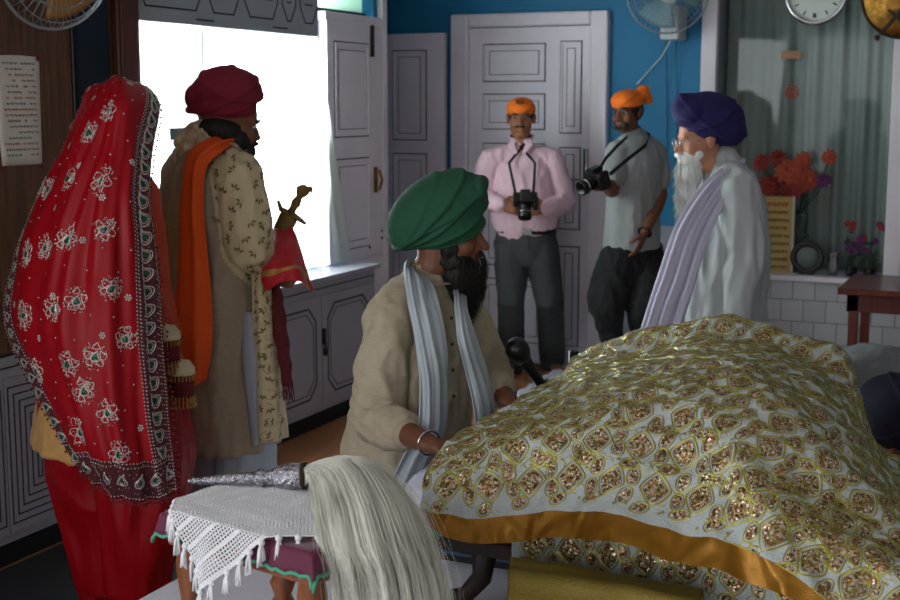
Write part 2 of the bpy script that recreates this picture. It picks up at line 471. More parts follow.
# window: frame, mid rail, panes
win = MB()
win.box((UW-.11, WV0, WZ0), (UW-.05, WV0+.05, WZ1)); win.box((UW-.11, WV0, WZ0), (UW-.05, 6.05, WZ0+.05))
win.box((UW-.11, 5.98, WZ0), (UW-.03, 6.04, WZ1)); win.box((UW-.11, WV0, 2.05), (UW-.05, 6.6, 2.10)); win.box((UW-.11, WV0, WZ1-.05), (UW-.05, 6.6, WZ1))
win.box((UW-.10, WV0, 1.45), (UW-.06, 4.93, 1.50)); win.box((UW-.10, 5.10, WZ0), (UW-.06, 5.12, 2.05))
wf = win.obj('window_1', M['dark'], smooth=False); struct(wf)
MB().box((UW-.085, WV0, WZ0), (UW-.08, 6.0, WZ1)).obj('pane', M['glass'], wf, smooth=False)
MB().box((UW-.075, 6.04, 2.09), (UW-.07, 6.6, WZ1-.04)).obj('transom_pane', sheer_mat('frosted_pane', (206, 236, 216), .1, .9), wf, smooth=False)
# shutter closing the far part of the window, under a small transom
def panel_leaf(mb, org, ex, ez, W, Hh, th, panels, nrm, inset=.012):
    """leaf: slab + raised panels with a bead and a groove line; org is lower left front corner"""
    ex = Vector(ex); ez = Vector(ez); nrm = Vector(nrm); org = Vector(org)
    def bx(a0, a1, z0, z1, d0, d1, mi):
        Mx = Matrix((ex, nrm, ez)).transposed().to_4x4(); Mx.translation = org
        mb.box((a0, d0, z0), (a1, d1, z1), mi, Mx)
    bx(0, W, 0, Hh, -th, 0, 0)
    for (a0, z0, a1, z1) in panels:
        g = .007
        for (p0, q0, p1, q1) in ((a0, z0, a1, z0+g), (a0, z1-g, a1, z1), (a0, z0, a0+g, z1), (a1-g, z0, a1, z1)):
            bx(p0, p1, q0, q1, 0, .0012, 1)
        k = .018
        for (p0, q0, p1, q1) in ((a0+g, z0+g, a1-g, z0+k), (a0+g, z1-k, a1-g, z1-g), (a0+g, z0+k, a0+k, z1-k), (a1-k, z0+k, a1-g, z1-k)):
            bx(p0, p1, q0, q1, 0, .010, 0)
        m = .042
        for (p0, q0, p1, q1) in ((a0+m, z0+m, a1-m, z0+m+.004), (a0+m, z1-m-.004, a1-m, z1-m), (a0+m, z0+m, a0+m+.004, z1-m), (a1-m-.004, z0+m, a1-m, z1-m)):
            bx(p0, p1, q0, q1, 0, .0012, 1)
        if a1-a0 > .1: bx(a0+m+.006, a1-m-.006, z0+m+.006, z1-m-.006, 0, .006, 0)
sh = MB()
panel_leaf(sh, (UW+.03, 6.02, WZ0+.01), (0, 1, 0), (0, 0, 1), .62, 1.26, .05,
           [(.07, .06, .46, .55), (.07, .66, .46, 1.16)], (1, 0, 0))
g = struct(sh.obj('door_1', [M['paint'], M['paint_line']], smooth=False))
b = MB()
b.box((UW+.03, 6.53, 1.12), (UW+.045, 6.555, 1.26)); b.loft([(UW+.06, 6.545, 1.14), (UW+.075, 6.545, 1.19), (UW+.06, 6.545, 1.24)], [.008]*3, n=8)
b.obj('door_handle', M['brass'], g)
b = MB(); b.box((UW+.03, 6.50, 1.86), (UW+.05, 6.515, 2.03)); b.obj('door_bolt', M['rust'], g, smooth=False)
b = MB()
for z in (.82, .86): b.ell((UW+.032, 6.47, z), .008, nu=8, nv=6)
for z in (.90, .86): b.ell((UW+.032, 6.62, z), .008, nu=8, nv=6)
b.obj('screw_head', M['rust'], g)
t = MB(); t.box((UW-.02, 6.645, 0), (UW+.035, 6.70, 2.4)); t.box((UW-.02, 6.0, 2.03), (UW+.035, 6.645, 2.075)); t.box((UW-.02, 6.262, 0), (UW+.03, 6.645, .765))
struct(t.obj('trim_3', M['paint'], smooth=False, bevel=.004))
# folded leaf standing against the back wall in the recess
lf = MB(); L0 = Vector((UR+.04, VB-.07, .02))
panel_leaf(lf, L0, (1, 0, 0), (0, 0, 1), .44, 2.02, .04, [(.08, .12, .32, .72), (.08, .84, .32, 1.28), (.08, 1.36, .32, 1.92)], (0, -1, 0))
g = struct(lf.obj('door_2', [M['paint'], M['paint_line']], smooth=False))
# main door in the back wall
DF = MB()
F0, F1, D0, D1, DT = -3.37, -2.36, -3.255, -2.47, 2.07
DF.box((F0, VB-.05, 0), (D0, VB+.02, 2.15)); DF.box((D1, VB-.05, 0), (F1, VB+.02, 2.15)); DF.box((D0, VB-.05, DT), (D1, VB+.02, 2.15))
g = struct(DF.obj('trim_4', M['paint'], smooth=False, bevel=.012))
dr = MB(); W_ = D1-D0
rows = [(.16, .62), (.70, 1.12)]
pan = [(.09, .12, .50, .52), (.09, .60, .50, .98), (.09, 1.10, .50, 1.36), (.09, 1.44, .50, 1.66), (.09, 1.73, .50, 1.96)]
pan += [(.59, .12, .73, .74), (.59, .84, .73, 1.34), (.59, 1.42, .73, 1.97)]
panel_leaf(dr, (D0, VB-.012, .01), (1, 0, 0), (0, 0, 1), W_, DT-.015, .03, pan, (0, -1, 0))
g = struct(dr.obj('door_3', [M['paint'], M['paint_line']], smooth=False))
b = MB(); b.box((D1-.035, VB-.03, 1.10), (D1-.005, VB-.012, 1.34)); b.loft([(D1-.12, VB-.035, 1.16), (D1+.03, VB-.035, 1.16)], [.007, .007], n=8)
b.ell((D1-.02, VB-.04, 1.12), .016, nu=10, nv=8); b.obj('door_latch', M['steel'], g)
# display glass and the curtain behind it
GV = VB+.27
gl = MB().box((NA, GV, NZ0), (NB, GV+.005, NZ1)).obj('window_2', M['glassdim'], smooth=False); struct(gl)

def curtain(name, label, pts_top, pts_bot, folds_n, amp, m, nr=14, nc=120, group=None, thick=0):
    net = [[Vector(a).lerp(Vector(b), k/4) for a, b in zip(pts_top, pts_bot)] for k in range(5)]
    def fn(a, b, p):
        return amp*(.6+.4*a)*(math.sin(b*folds_n*6.283+1.5*noise.noise(Vector((b*3, a, 0)))) + .5*math.sin(b*folds_n*14.1+2))
    s = Surf(net, nr, nc, fn); mb = MB(); s.bag(mb, thick=thick)
    o = mb.obj(name, m, base=Vector(pts_bot[0])); tag(o, label, 'curtain', group); return o
curtain('net_curtain', 'sheer white net curtain at the near end of the window, beside the wooden pillar', [(UW+.01, 4.26, 2.03), (UW+.01, 4.47, 2.03), (UW+.01, 4.66, 2.03)], [(UW+.01, 4.26, .775), (UW+.01, 4.47, .775), (UW+.01, 4.72, .775)], 4, .012, M['sheer'])
curtain('net_curtain', 'wide sheer white net curtain behind the dagger hilt, its hem on the sill', [(UW+.01, 4.96, 2.03), (UW+.01, 5.4, 2.03), (UW+.01, 5.93, 2.03)], [(UW+.01, 4.95, .775), (UW+.02, 5.5, .775), (UW+.05, 6.22, .775)], 7, .014, M['sheer'])
curtain('display_curtain', 'long grey-green curtain hanging behind the display glass in the back wall', [(NA+.01, VB+.345, NZ1), (-1.2, VB+.345, NZ1), (NB-.01, VB+.345, NZ1)], [(NA+.01, VB+.345, NZ0+.002), (-1.2, VB+.345, NZ0+.002), (NB-.01, VB+.345, NZ0+.002)], 6, .022, M['curtain'], thick=.002)

# ================================================================ built-in cupboards
def groove_rect(mb, u, v0, v1, z0, z1, w, cut=0, mi=1, d=.0015):
    """thin dark line drawn as a closed strip on the cupboard front (plane x=u)"""
    if cut: pts = [(v0+cut, z0), (v1-cut, z0), (v1, z0+cut), (v1, z1-cut), (v1-cut, z1), (v0+cut, z1), (v0, z1-cut), (v0, z0+cut)]
    else: pts = [(v0, z0), (v1, z0), (v1, z1), (v0, z1)]
    for (a, b) in zip(pts, pts[1:]+pts[:1]):
        p = Vector((u, a[0], a[1])); q = Vector((u, b[0], b[1])); t = (q-p).normalized(); s = Vector((1, 0, 0)).cross(t)*w/2
        e = t*w/2
        vs = [p-e-s, q+e-s, q+e+s, p-e+s]; vs += [x+Vector((d, 0, 0)) for x in vs]
        mb.add(vs, [(0, 3, 2, 1), (4, 5, 6, 7), (0, 1, 5, 4), (1, 2, 6, 5), (2, 3, 7, 6), (3, 0, 4, 7)], mi)
def low_cabinet(v0, v1, label, style, lock=True):
    c = thing('base_cabinet', label, 'cabinet', (UC, (v0+v1)/2, 0), 'built-in cupboards along the window wall')
    b = MB(); b.box((UW+.001, v0+.001, .08), (UC-.02, v1-.001, .738), 0); b.box((UW+.02, v0+.001, 0), (UC-.012, v1-.001, .08), 1)
    b.box((UC-.02, v0+.001, .08), (UC-.006, v1-.001, .738), 0)
    b.obj('cabinet_body', [M['cab'], M['dark']], c, smooth=False)
    nd_ = 2 if style == 'oct' else 3; m = .035; w_ = (v1-v0-2*m)/nd_
    for k in range(nd_):
        a = v0+m+k*w_; d = MB(); d.box((UC-.0055, a+.003, .115), (UC+.008, a+w_-.003, .665), 0)
        if style == 'oct':
            groove_rect(d, UC+.008, a+.06, a+w_-.06, .165, .615, .009, cut=.07)
            groove_rect(d, UC+.008, a+.085, a+w_-.085, .19, .59, .004, cut=.065)
        else:
            for q in range(6):
                o = .018+q*.027
                if a+o < a+w_-o: groove_rect(d, UC+.008, a+o, a+w_-o, .13+o*1.0, .65-o*1.0, .005)
        dd = d.obj('door', [M['cab'], M['paint_line']], c, smooth=False)
        if k == nd_-1 and lock and style == 'oct':
            h = MB(); vv = a+.012
            h.box((UC+.008, vv-.012, .42), (UC+.02, vv+.012, .50)); h.ell((UC+.028, vv-.01, .385), (.012, .02, .022), nu=12, nv=8); h.loft([(UC+.02, vv-.02, .395), (UC+.03, vv-.01, .425), (UC+.02, vv+.005, .395)], [.003]*3, n=6)
            h.obj('padlock', M['black'], dd)
    g = MB()
    g.box((UC-.006, v0+.002, .697), (UC-.0045, v1-.002, .703))
    g.obj('groove', M['paint_line'], c, smooth=False)
low_cabinet(5.05, 6.25, 'grey two-door cupboard under the far end of the window, with a black padlock', 'oct')
low_cabinet(3.80, 5.05, 'grey cupboard low on the window wall, behind the man in the maroon turban', 'oct', False)
low_cabinet(2.75, 3.80, 'grey cupboard with nested rectangle grooves, left of the red dress', 'rect')
low_cabinet(1.70, 2.75, 'grey cupboard at the left edge, nearest the viewer', 'rect')
t = MB().box((UW, WV0, .739), (UC+.03, 6.26, .762)).obj('worktop', M['cab'], base=(UC, 5.2, .739), smooth=False, bevel=.003)
tag(t, 'pale grey sill board running under the bright window, above the cupboards', 'sill')
# long cupboard over the window with black line pattern
pc = thing('overhead_cabinet', 'grey overhead cupboard above the window with black octagon line pattern', 'cabinet', (UC, 4.95, 1.93))
b = MB(); b.box((UW+.04, 4.245, 1.925), (UC-.01, 5.67, 2.55), 0); b.obj('cabinet_body', M['pelmet'], pc, smooth=False)
b = MB(); b.box((UC-.0095, 4.247, 1.927), (UC, 5.668, 2.54), 0)
def seg(mb, v0, z0, v1, z1, w=.007):
    p = Vector((UC, v0, z0)); q = Vector((UC, v1, z1)); t = (q-p).normalized(); s = Vector((1, 0, 0)).cross(t)*w/2; e = t*w/2
    vs = [p-e-s, q+e-s, q+e+s, p-e+s]; vs += [x+Vector((.0015, 0, 0)) for x in vs]
    mb.add(vs, [(0, 3, 2, 1), (4, 5, 6, 7), (0, 1, 5, 4), (1, 2, 6, 5), (2, 3, 7, 6), (3, 0, 4, 7)], 1)
for (va, vb) in ((4.27, 4.70), (4.74, 4.98), (5.02, 5.30), (5.34, 5.46), (5.50, 5.66)):
    c = .045
    seg(b, va, 2.06, va+c, 1.985); seg(b, va+c, 1.985, vb-c, 1.985); seg(b, vb-c, 1.985, vb, 2.06); seg(b, va, 2.06, va, 2.5); seg(b, vb, 2.06, vb, 2.5)
    seg(b, va+c, 2.07, vb-c, 2.07)
for vx in (4.72, 5.32): seg(b, vx-.06, 1.95, vx+.06, 1.95)
b.obj('door', [M['pelmet'], M['paint_line']], pc, smooth=False)
# wood panelling with pillar
wp = MB(); wp.box((UW+.001, 1.2, .75), (UC, 4.10, ZC-.001)); 
tag(wp.obj('wood_panelling', M['wood'], base=(UC, 2.6, .75), smooth=False), 'dark brown wood panelling behind the red veil, carrying the paper notice', 'panel')
pl = MB(); pl.box((UW+.001, 4.101, .763), (UC+.03, 4.235, ZC-.001)); pl.box((UC+.03, 4.12, .763), (UC+.036, 4.215, ZC-.001))
tag(pl.obj('wooden_pillar', M['pillar'], base=(UC, 4.17, .763), smooth=False, bevel=.006), 'red-brown wooden pillar at the near side of the window', 'pillar')
# paper notice
a = PU(-6, 60, UC+.0); bb = PU(42, 157, UC)
z0, z1, v0, v1 = 1.395, 1.765, a.y, bb.y
n = thing('paper_notice', 'white handwritten paper notice pinned to the dark wood panel at left', 'notice', (UC, (v0+v1)/2, z0))
s = Surf([[(UC+.004, v0, z1), (UC+.003, (v0+v1)/2, z1+.004), (UC+.006, v1, z1)], [(UC+.002, v0, (z0+z1)/2), (UC+.003, (v0+v1)/2, (z0+z1)/2), (UC+.002, v1, (z0+z1)/2)], [(UC+.004, v0+.01, z0), (UC+.002, (v0+v1)/2, z0), (UC+.008, v1-.01, z0)]], 12, 8)
mb = MB(); s.bag(mb, thick=.001); mb.obj('sheet', M['paper'], n)
mb = MB(); r2 = random.Random(3)
for k in range(17):
    z = z1-.025-k*.0195; mi = 1 if k in (2, 4, 6, 8, 9, 14) else 0
    x = v0+.02+r2.random()*.03
    while x < v1-.03:
        L = .006+r2.random()*.016
        if r2.random() < .85 and x+L < v1-.015:
            p0 = Vector((UC+.0075, x, z)); 
            mb.loft([p0, p0+Vector((0, L*.3, .005)), p0+Vector((0, L*.6, -.003)), p0+Vector((0, L, .004))], [.0011]*4, n=4, mi=mi, round_=False)
        x += L+.005
mb.obj('handwriting', [M['ink'], M['redink']], n)
mb = MB()
mt = mat('red_tape', (120, 15, 25), .4)
for p in ((v1, z1), (v1, z0), (v0, z0)): MB().disc((UC+.006, p[0]-.006, p[1]-.004), (1, 0, 0), .01, .003, 10).obj('tape', mt, n)
# framed dark picture by the pillar
b = thing('dark_picture', 'narrow dark picture hanging between wood panelling and pillar', 'picture', (UC, 4.0, 1.62))
x = MB(); x.box((UC-.009, 3.865, 1.55), (UC+.012, 4.075, 2.06)); x.obj('frame', M['black'], b, smooth=False, bevel=.004)
x = MB(); x.box((UC+.012, 3.885, 1.57), (UC+.014, 4.055, 2.04)); x.obj('picture', mat('dark_print', (16, 24, 34), .35), b, smooth=False)
x = thing('small_photo', 'small black and white picture above the narrow dark picture', 'picture', (UC, 3.96, 2.08))
y = MB(); y.box((UC-.009, 3.86, 2.075), (UC+.01, 4.075, 2.3)); y.obj('frame', M['black'], x, smooth=False)
y = MB(); y.box((UC+.01, 3.87, 2.085), (UC+.012, 4.06, 2.29)); y.obj('print', mat('grey_print', (90, 100, 110), .5, col2=(20, 24, 30), vscale=14), x, smooth=False)
y = thing('dark_poster', 'dark poster with pale lettering at the top left corner, behind the fan', 'poster', (UC, 3.2, 1.98))
z = MB(); z.box((UC-.009, 2.9, 1.98), (UC+.006, 3.66, 2.5)); z.obj('poster_sheet', mat('poster_black', (14, 15, 22), .4), y, smooth=False)
z = MB(); r2 = random.Random(9)
for row in range(3):
    vv = 3.28
    while vv < 3.6:
        L = .02+.02*r2.random(); zz = 2.0+row*.035
        z.loft([(UC+.007, vv, zz), (UC+.007, vv+L*.5, zz+.012), (UC+.007, vv+L, zz)], [.002]*3, n=4, round_=False); vv += L+.01
z.obj('lettering', mat('pale_lettering', (190, 195, 205), .6), y)

# ================================================================ fans, clock, shield
def wall_fan(name_label, c, axis, R, cage_m, hub_m, blade_m, arm_to, depth=.13, spokes=44, rings=5):
    c = Vector(c); ax = Vector(axis).normalized(); q = ax.orthogonal().normalized(); w = ax.cross(q)
    t = thing('wall_fan', name_label, 'fan', arm_to)
    g = MB()
    for sgn in (1, -1):
        for k in range(spokes):
            a = 2*math.pi*k/spokes; pts = []
            for h in range(6):
                r = .04+(R-.04)*h/5; d = sgn*depth*.5*math.sqrt(max(0, 1-(h/5)**3.2))
                aa = a+.35*(h/5)*sgn
                pts.append(c+ax*d+(q*math.cos(aa)+w*math.sin(aa))*r)
            g.loft(pts, [.0013]*6, n=4, round_=False)
    def circ(r, d, th):
        n = 40; vs = []
        pts = [c+ax*d+(q*math.cos(2*math.pi*k/n)+w*math.sin(2*math.pi*k/n))*r for k in range(n+1)]
        g.loft(pts, [th]*(n+1), n=6, round_=False, caps=False)
    circ(R, 0, .006); circ(R*.6, depth*.44, .002); circ(R*.6, -depth*.44, .002); circ(R*.85, depth*.3, .002)
    g.obj('cage', cage_m, t)
    h = MB(); h.lathe(c, [(0, depth*.52), (.055, depth*.5), (.06, depth*.42), (.03, depth*.3), (.03, -depth*.3), (.055, -depth*.45), (.06, -depth*.9), (.03, -depth*1.2), (0, -depth*1.22)], ax, 20)
    h.obj('motor_hub', hub_m, t)
    for k in range(3):
        b = MB(); pts = []; a0 = 2*math.pi*k/3+.4
        net = []
        for i in range(4):
            r = .03+(R*.86-.03)*i/3; row = []
            for j in range(4):
                aa = a0+(j-1.5)*(.42 if i else .25); row.append(c+(q*math.cos(aa)+w*math.sin(aa))*r+ax*(j-1.5)*.018)
            net.append(row)
        Surf(net, 9, 9).bag(b, thick=.002); b.obj('blade', blade_m, t)
    b = MB(); back = c-ax*depth*1.1
    b.loft([back, back.lerp(Vector(arm_to), .5)-Vector((0, 0, .04)), Vector(arm_to)], [.022, .022, .028], n=12)
    b.obj('wall_bracket', hub_m, t)
    return t
M['fanwhite'] = mat('white_fan_plastic', (196, 204, 208), .4)
M['fanblade'] = mat('translucent_blade', (120, 160, 175), .3, alpha=.55)
M['cagewire'] = mat('fan_cage_wire', (150, 160, 165), .35, metal=.5)
M['fanold'] = mat('amber_blade', (150, 110, 60), .35)
fc = PV(668, -8, VB-.30)
f = wall_fan('white wall fan over the orange-capped photographer in the grey T-shirt', fc, c2w(-.05, -1, -.12), .225, M['cagewire'], M['fanwhite'], M['fanblade'], fc+Vector((.02, .29, -.10)))
x = MB(); p = PV(672, 22, VB-.14); x.box(p-Vector((.055, .06, .10)), p+Vector((.055, .13, .09))); x.obj('control_box', M['fanwhite'], f, smooth=False, bevel=.012)
x = MB(); x.loft([PV(672, 38, VB-.14), PV(662, 56, VB-.06), PV(648, 72, VB-.03), PV(637, 84, VB-.02)], [.004]*4, n=6); x.obj('power_cord', M['fanwhite'], f)
for q, px in enumerate((666, 676)):
    x = MB(); x.loft([PV(px, 38, VB-.06), PV(px+1, 90, VB-.012), PV(px+1, 160, VB-.012)], [.0025]*3, n=6); x.obj('pull_cord', M['black'], f)
fc = PU(55, -30, UC+.22)
wall_fan('old wall fan with wire cage and amber blades above the paper notice', fc, (.9, -.35, -.25), .195, M['cagewire'], M['black'], M['fanold'], fc+Vector((-.22, .05, .02)), spokes=36)
# clock
ck = PV(817, -6, VB-.06); t = thing('wall_clock', 'round wall clock with chrome rim at the top of the display window', 'clock', ck)
x = MB(); n_ = Vector((0, -1, 0)); x.lathe(ck, [(.001, 0), (.168, 0), (.172, .02), (.16, .045), (.148, .04), (.148, .02), (.001, .02)], n_, 40); x.obj('rim', M['steel'], t)
x = MB(); x.disc(ck-Vector((0, .021, 0)), n_, .147, .003, 40); x.obj('clock_face', mat('clock_face', (196, 204, 200), .5), t, smooth=False)
x = MB()
for k in range(12):
    a = math.radians(30*k); d = Vector((math.sin(a), 0, math.cos(a))); s_ = Vector((math.cos(a), 0, -math.sin(a)))
    p0 = ck-Vector((0, .0265, 0))+d*.105; x.loft([p0, p0+d*.024], [.0035, .0035], n=4, round_=False)
    if k % 3 == 0: x.loft([p0+s_*.01, p0+s_*.01+d*.024], [.0035, .0035], n=4, round_=False)
for k in range(60):
    a = math.radians(6*k); d = Vector((math.sin(a), 0, math.cos(a))); p0 = ck-Vector((0, .0265, 0))+d*.136; x.loft([p0, p0+d*.006], [.001, .001], n=4, round_=False)
x.obj('numeral_marks', M['black'], t)
x = MB(); x.loft([ck-Vector((0, .029, 0)), ck+Vector((-.06, -.029, .04))], [.004, .002], n=6); x.obj('hour_hand', M['black'], t)
x = MB(); x.loft([ck-Vector((0, .031, 0)), ck+Vector((.07, -.031, .06))], [.003, .002], n=6); x.obj('minute_hand', M['black'], t)
x = MB(); x.loft([ck+Vector((0, .0, .165)), ck+Vector((0, .04, .32))], [.003]*2, n=6); x.obj('hanging_wire', M['steel'], t)
# brass shield with crossed hilts, top right
sc_ = PV(905, -4, VB-.075); t = thing('brass_shield', 'round brass shield with a small dark sword hilt across it, at the top right corner', 'shield', sc_)
x = MB(); x.lathe(sc_, [(.001, .05), (.05, .048), (.10, .038), (.17, .012), (.215, 0), (.22, -.006), (.001, -.006)], n_, 40); x.obj('shield_disc', M['brass'], t)
x = MB(); n2 = 41
x.loft([sc_+Vector((math.cos(k/40*6.2832)*.22, 0, math.sin(k/40*6.2832)*.22)) for k in range(n2)], [.008]*n2, n=8, round_=False, caps=False); x.obj('shield_rim', M['rust'], t)
x = MB(); x.loft([sc_+Vector((0, .0, .2)), sc_+Vector((0, .072, .24))], [.006]*2, n=6); x.obj('hook', M['rust'], t)
for sg in (-1,):
    x = MB(); a = PV(900, 12, VB-.15); b_ = PV(877, 38, VB-.15); d = (b_-a).normalized(); cr = d.cross(Vector((0, 1, 0)))
    x.loft([a-d*.1, a, b_-d*.03], [.01, .012, .010], n=10); x.ell(b_, .016, nu=10, nv=8); x.loft([a+d*.03+cr*.05, a+d*.03, a+d*.03-cr*.05], [.007, .01, .007], n=8)
    x.obj('sword_hilt', M['rust'], t)

# stickers on the glass (own thing each)
p = PV(791, 55, GV-.0005); x = MB().box(p-Vector((.055, .0015, .022)), p+Vector((.055, 0, .022)))
tag(x.obj('paper_sticker', mat('tan_sticker', (176, 132, 104), .6), base=p, smooth=False), 'small tan rectangular sticker on the display glass', 'sticker')
p = PV(792, 92, GV-.0005); st = thing('emblem_sticker', 'small round orange emblem sticker on the display glass', 'sticker', p)
mo = mat('orange_sticker', (196, 84, 40), .6)
x = MB(); x.loft([p+Vector((math.cos(k/24*6.2832)*.036, -.001, math.sin(k/24*6.2832)*.036)) for k in range(25)], [.0045]*25, n=4, round_=False, caps=False)
x.loft([p+Vector((0, -.001, -.03)), p+Vector((0, -.001, .033))], [.004, .002], n=4, round_=False)
x.loft([p+Vector((math.cos(k/12*6.2832)*.015, -.001, math.sin(k/12*6.2832)*.015-.002)) for k in range(13)], [.003]*13, n=4, round_=False, caps=False)
for sg in (-1, 1): x.loft([p+Vector((sg*.010, -.001, -.026)), p+Vector((sg*.024, -.001, -.008)), p+Vector((sg*.020, -.001, .018))], [.003]*3, n=4, round_=False)
x.obj('emblem', mo, st)

# ================================================================ things on the display sill
VS = VB+.10
SZ = NZ0+.001
sg = thing('scripture_sign', 'yellow upright sign board with a red heading and black lines, in front of the vase', 'sign', PV(775, 276, VS) * 1)
a = PV(757, 196, VS); b_ = PV(790, 276, VS); 
x = MB(); x.box((a.x, VS, SZ), (b_.x, VS+.012, a.z)); x.obj('board', mat('yellow_board', (192, 162, 98), .5), sg, smooth=False)
x = MB(); x.box((b_.x, VS-.002, SZ), (b_.x+.012, VS+.02, a.z+.004)); x.obj('board_edge', M['white'], sg, smooth=False)
x = MB(); hgt = a.z-SZ; r2 = random.Random(5)
for row in range(9):
    z = a.z-hgt*(.11+row*.103); red = row == 0
    xx = a.x+.03+(.0 if red else r2.random()*.02); hh = .016 if red else .012
    x_end = b_.x-.02
    x.loft([(xx, VS-.001, z+hh*.6), (x_end, VS-.001, z+hh*.6)], [.0014]*2, n=4, round_=False, mi=1 if red else 0)
    while xx < x_end-.006:
        L = .010+r2.random()*.008; x.loft([(xx+L*.6, VS-.001, z+hh*.6), (xx+L*.6, VS-.001, z-hh*.6)], [.0017]*2, n=4, round_=False, mi=1 if red else 0)
        if r2.random() < .8: x.loft([(xx+L*.6, VS-.001, z), (xx+L*.1, VS-.001, z+hh*.2), (xx, VS-.001, z-hh*.4), (xx+L*.45, VS-.001, z-hh*.5)], [.0015]*4, n=4, round_=False, mi=1 if red else 0)
        if r2.random() < .25: x.loft([(xx+L*.6, VS-.001, z+hh*.7), (xx+L, VS-.001, z+hh*1.2)], [.0014]*2, n=4, round_=False, mi=1 if red else 0)
        xx += L+.003
x.obj('lettering', [M['black'], M['redink']], sg)
# vase with orange flowers
vb = PV(797, 270, VS+.10); vb.z = SZ
t = thing('flower_vase', 'glass vase of artificial orange flowers behind the yellow sign', 'vase', vb)
x = MB(); x.lathe(vb, [(.03, 0), (.035, .01), (.022, .05), (.028, .2), (.045, .34), (.043, .34), (.026, .2), (.02, .05), (.001, .012)], n=18); x.obj('vase_body', mat('dull_glass', (120, 140, 130), .15, alpha=.6), t)
def flower(mb, c, nrm, R, layers=4, n=11, mi=0):
    nrm = Vector(nrm).normalized(); q = nrm.orthogonal().normalized(); w = nrm.cross(q)
    for l in range(layers):
        rr = R*(1-l*.2)
        for k in range(n):
            a = 2*math.pi*(k+.5*(l % 2))/n+rnd.random()*.2; d = q*math.cos(a)+w*math.sin(a); s_ = nrm.cross(d)
            up = .25+.3*l; p0 = Vector(c)+nrm*.004*l; p1 = p0+d*rr*.6+nrm*rr*up*.6; p2 = p0+d*rr+nrm*rr*(up*.55+.1*rnd.random()-.1)
            wd = rr*.22
            mb.add([p0, p1-s_*wd, p2-s_*wd*.6, p2+d*rr*.06, p2+s_*wd*.6, p1+s_*wd], [(0, 1, 2, 3, 4, 5)], mi)
def flower_part(name, px, py, v, R, m, stem_to, parent, n=11):
    c = PV(px, py, v); x = MB(); flower(x, c, (rnd.uniform(-.5, .5), -1, rnd.uniform(-.1, .6)), R, n=n); o = x.obj(name, m, parent, smooth=False)
    y = MB(); mid = (c+Vector(stem_to))/2+Vector(((c.x-stem_to[0])*.25, 0, .03)); y.loft([c, mid, Vector(stem_to)], [.003]*3, n=6); y.obj('stem', M['stem'], o)
M['stem'] = mat('green_stem', (40, 70, 40), .6)
M['fl1'] = mat('orange_petals', (186, 84, 58), .7, var=.2, vscale=30); M['fl2'] = mat('red_orange_petals', (150, 54, 46), .7, var=.2, vscale=30); M['fl3'] = mat('purple_petals', (92, 40, 92), .7)
mouth = (vb.x, vb.y, SZ+.33)
for (px, py, R, m) in ((762, 163, .055, 'fl2'), (770, 186, .07, 'fl2'), (789, 172, .085, 'fl1'), (806, 180, .07, 'fl1'), (792, 190, .07, 'fl2'), (778, 158, .05, 'fl2'), (803, 160, .05, 'fl1'), (829, 157, .045, 'fl1'), (824, 181, .045, 'fl3')):
    flower_part('flower', px, py, VS+.06+rnd.uniform(-.03, .03), R, M[m], mouth, t)
x = MB(); c0 = vb+Vector((.0, -.03, 0)); 
x.loft([PV(800, 215, VS+.04), PV(799, 240, VS+.04), PV(796, 262, VS+.04)], [.004]*3, n=6)
for (px, py) in ((806, 236), (801, 243), (808, 242)): p = PV(px, py, VS+.04); x.ell(p, (.02, .004, .012), nu=8, nv=6)
x.obj('leaf_spray', M['stem'], t)
# ring shaped table clock
p = PV(807, 262, VS-.02); p.z = SZ+.096; t = thing('table_clock', 'small round clock with a thick dark ring, standing between sign and steel tumbler', 'clock', (p.x, p.y, SZ))
x = MB(); x.loft([p+Vector((math.cos(k/32*6.2832)*.078, 0, math.sin(k/32*6.2832)*.078)) for k in range(33)], [.018]*33, n=10, round_=False, caps=False); x.obj('ring_frame', mat('dark_ring', (66, 60, 62), .5), t)
x = MB(); x.disc(p+Vector((0, .004, 0)), (0, -1, 0), .064, .006, 28); x.obj('clock_face', mat('grey_face', (120, 134, 130), .4), t)
x = MB(); x.box((p.x-.04, p.y-.03, SZ), (p.x+.04, p.y+.03, SZ+.012)); x.obj('foot', M['black'], t, smooth=False)
# steel tumbler
p = PV(833, 270, VS-.02); p.z = SZ; x = MB(); x.lathe(p, [(.001, .001), (.026, 0), (.034, .125), (.036, .128), (.033, .126), (.024, .006), (.001, .006)], n=24)
tag(x.obj('steel_tumbler', M['steel'], base=p), 'tall steel tumbler on the sill between round clock and pot plants', 'tumbler')
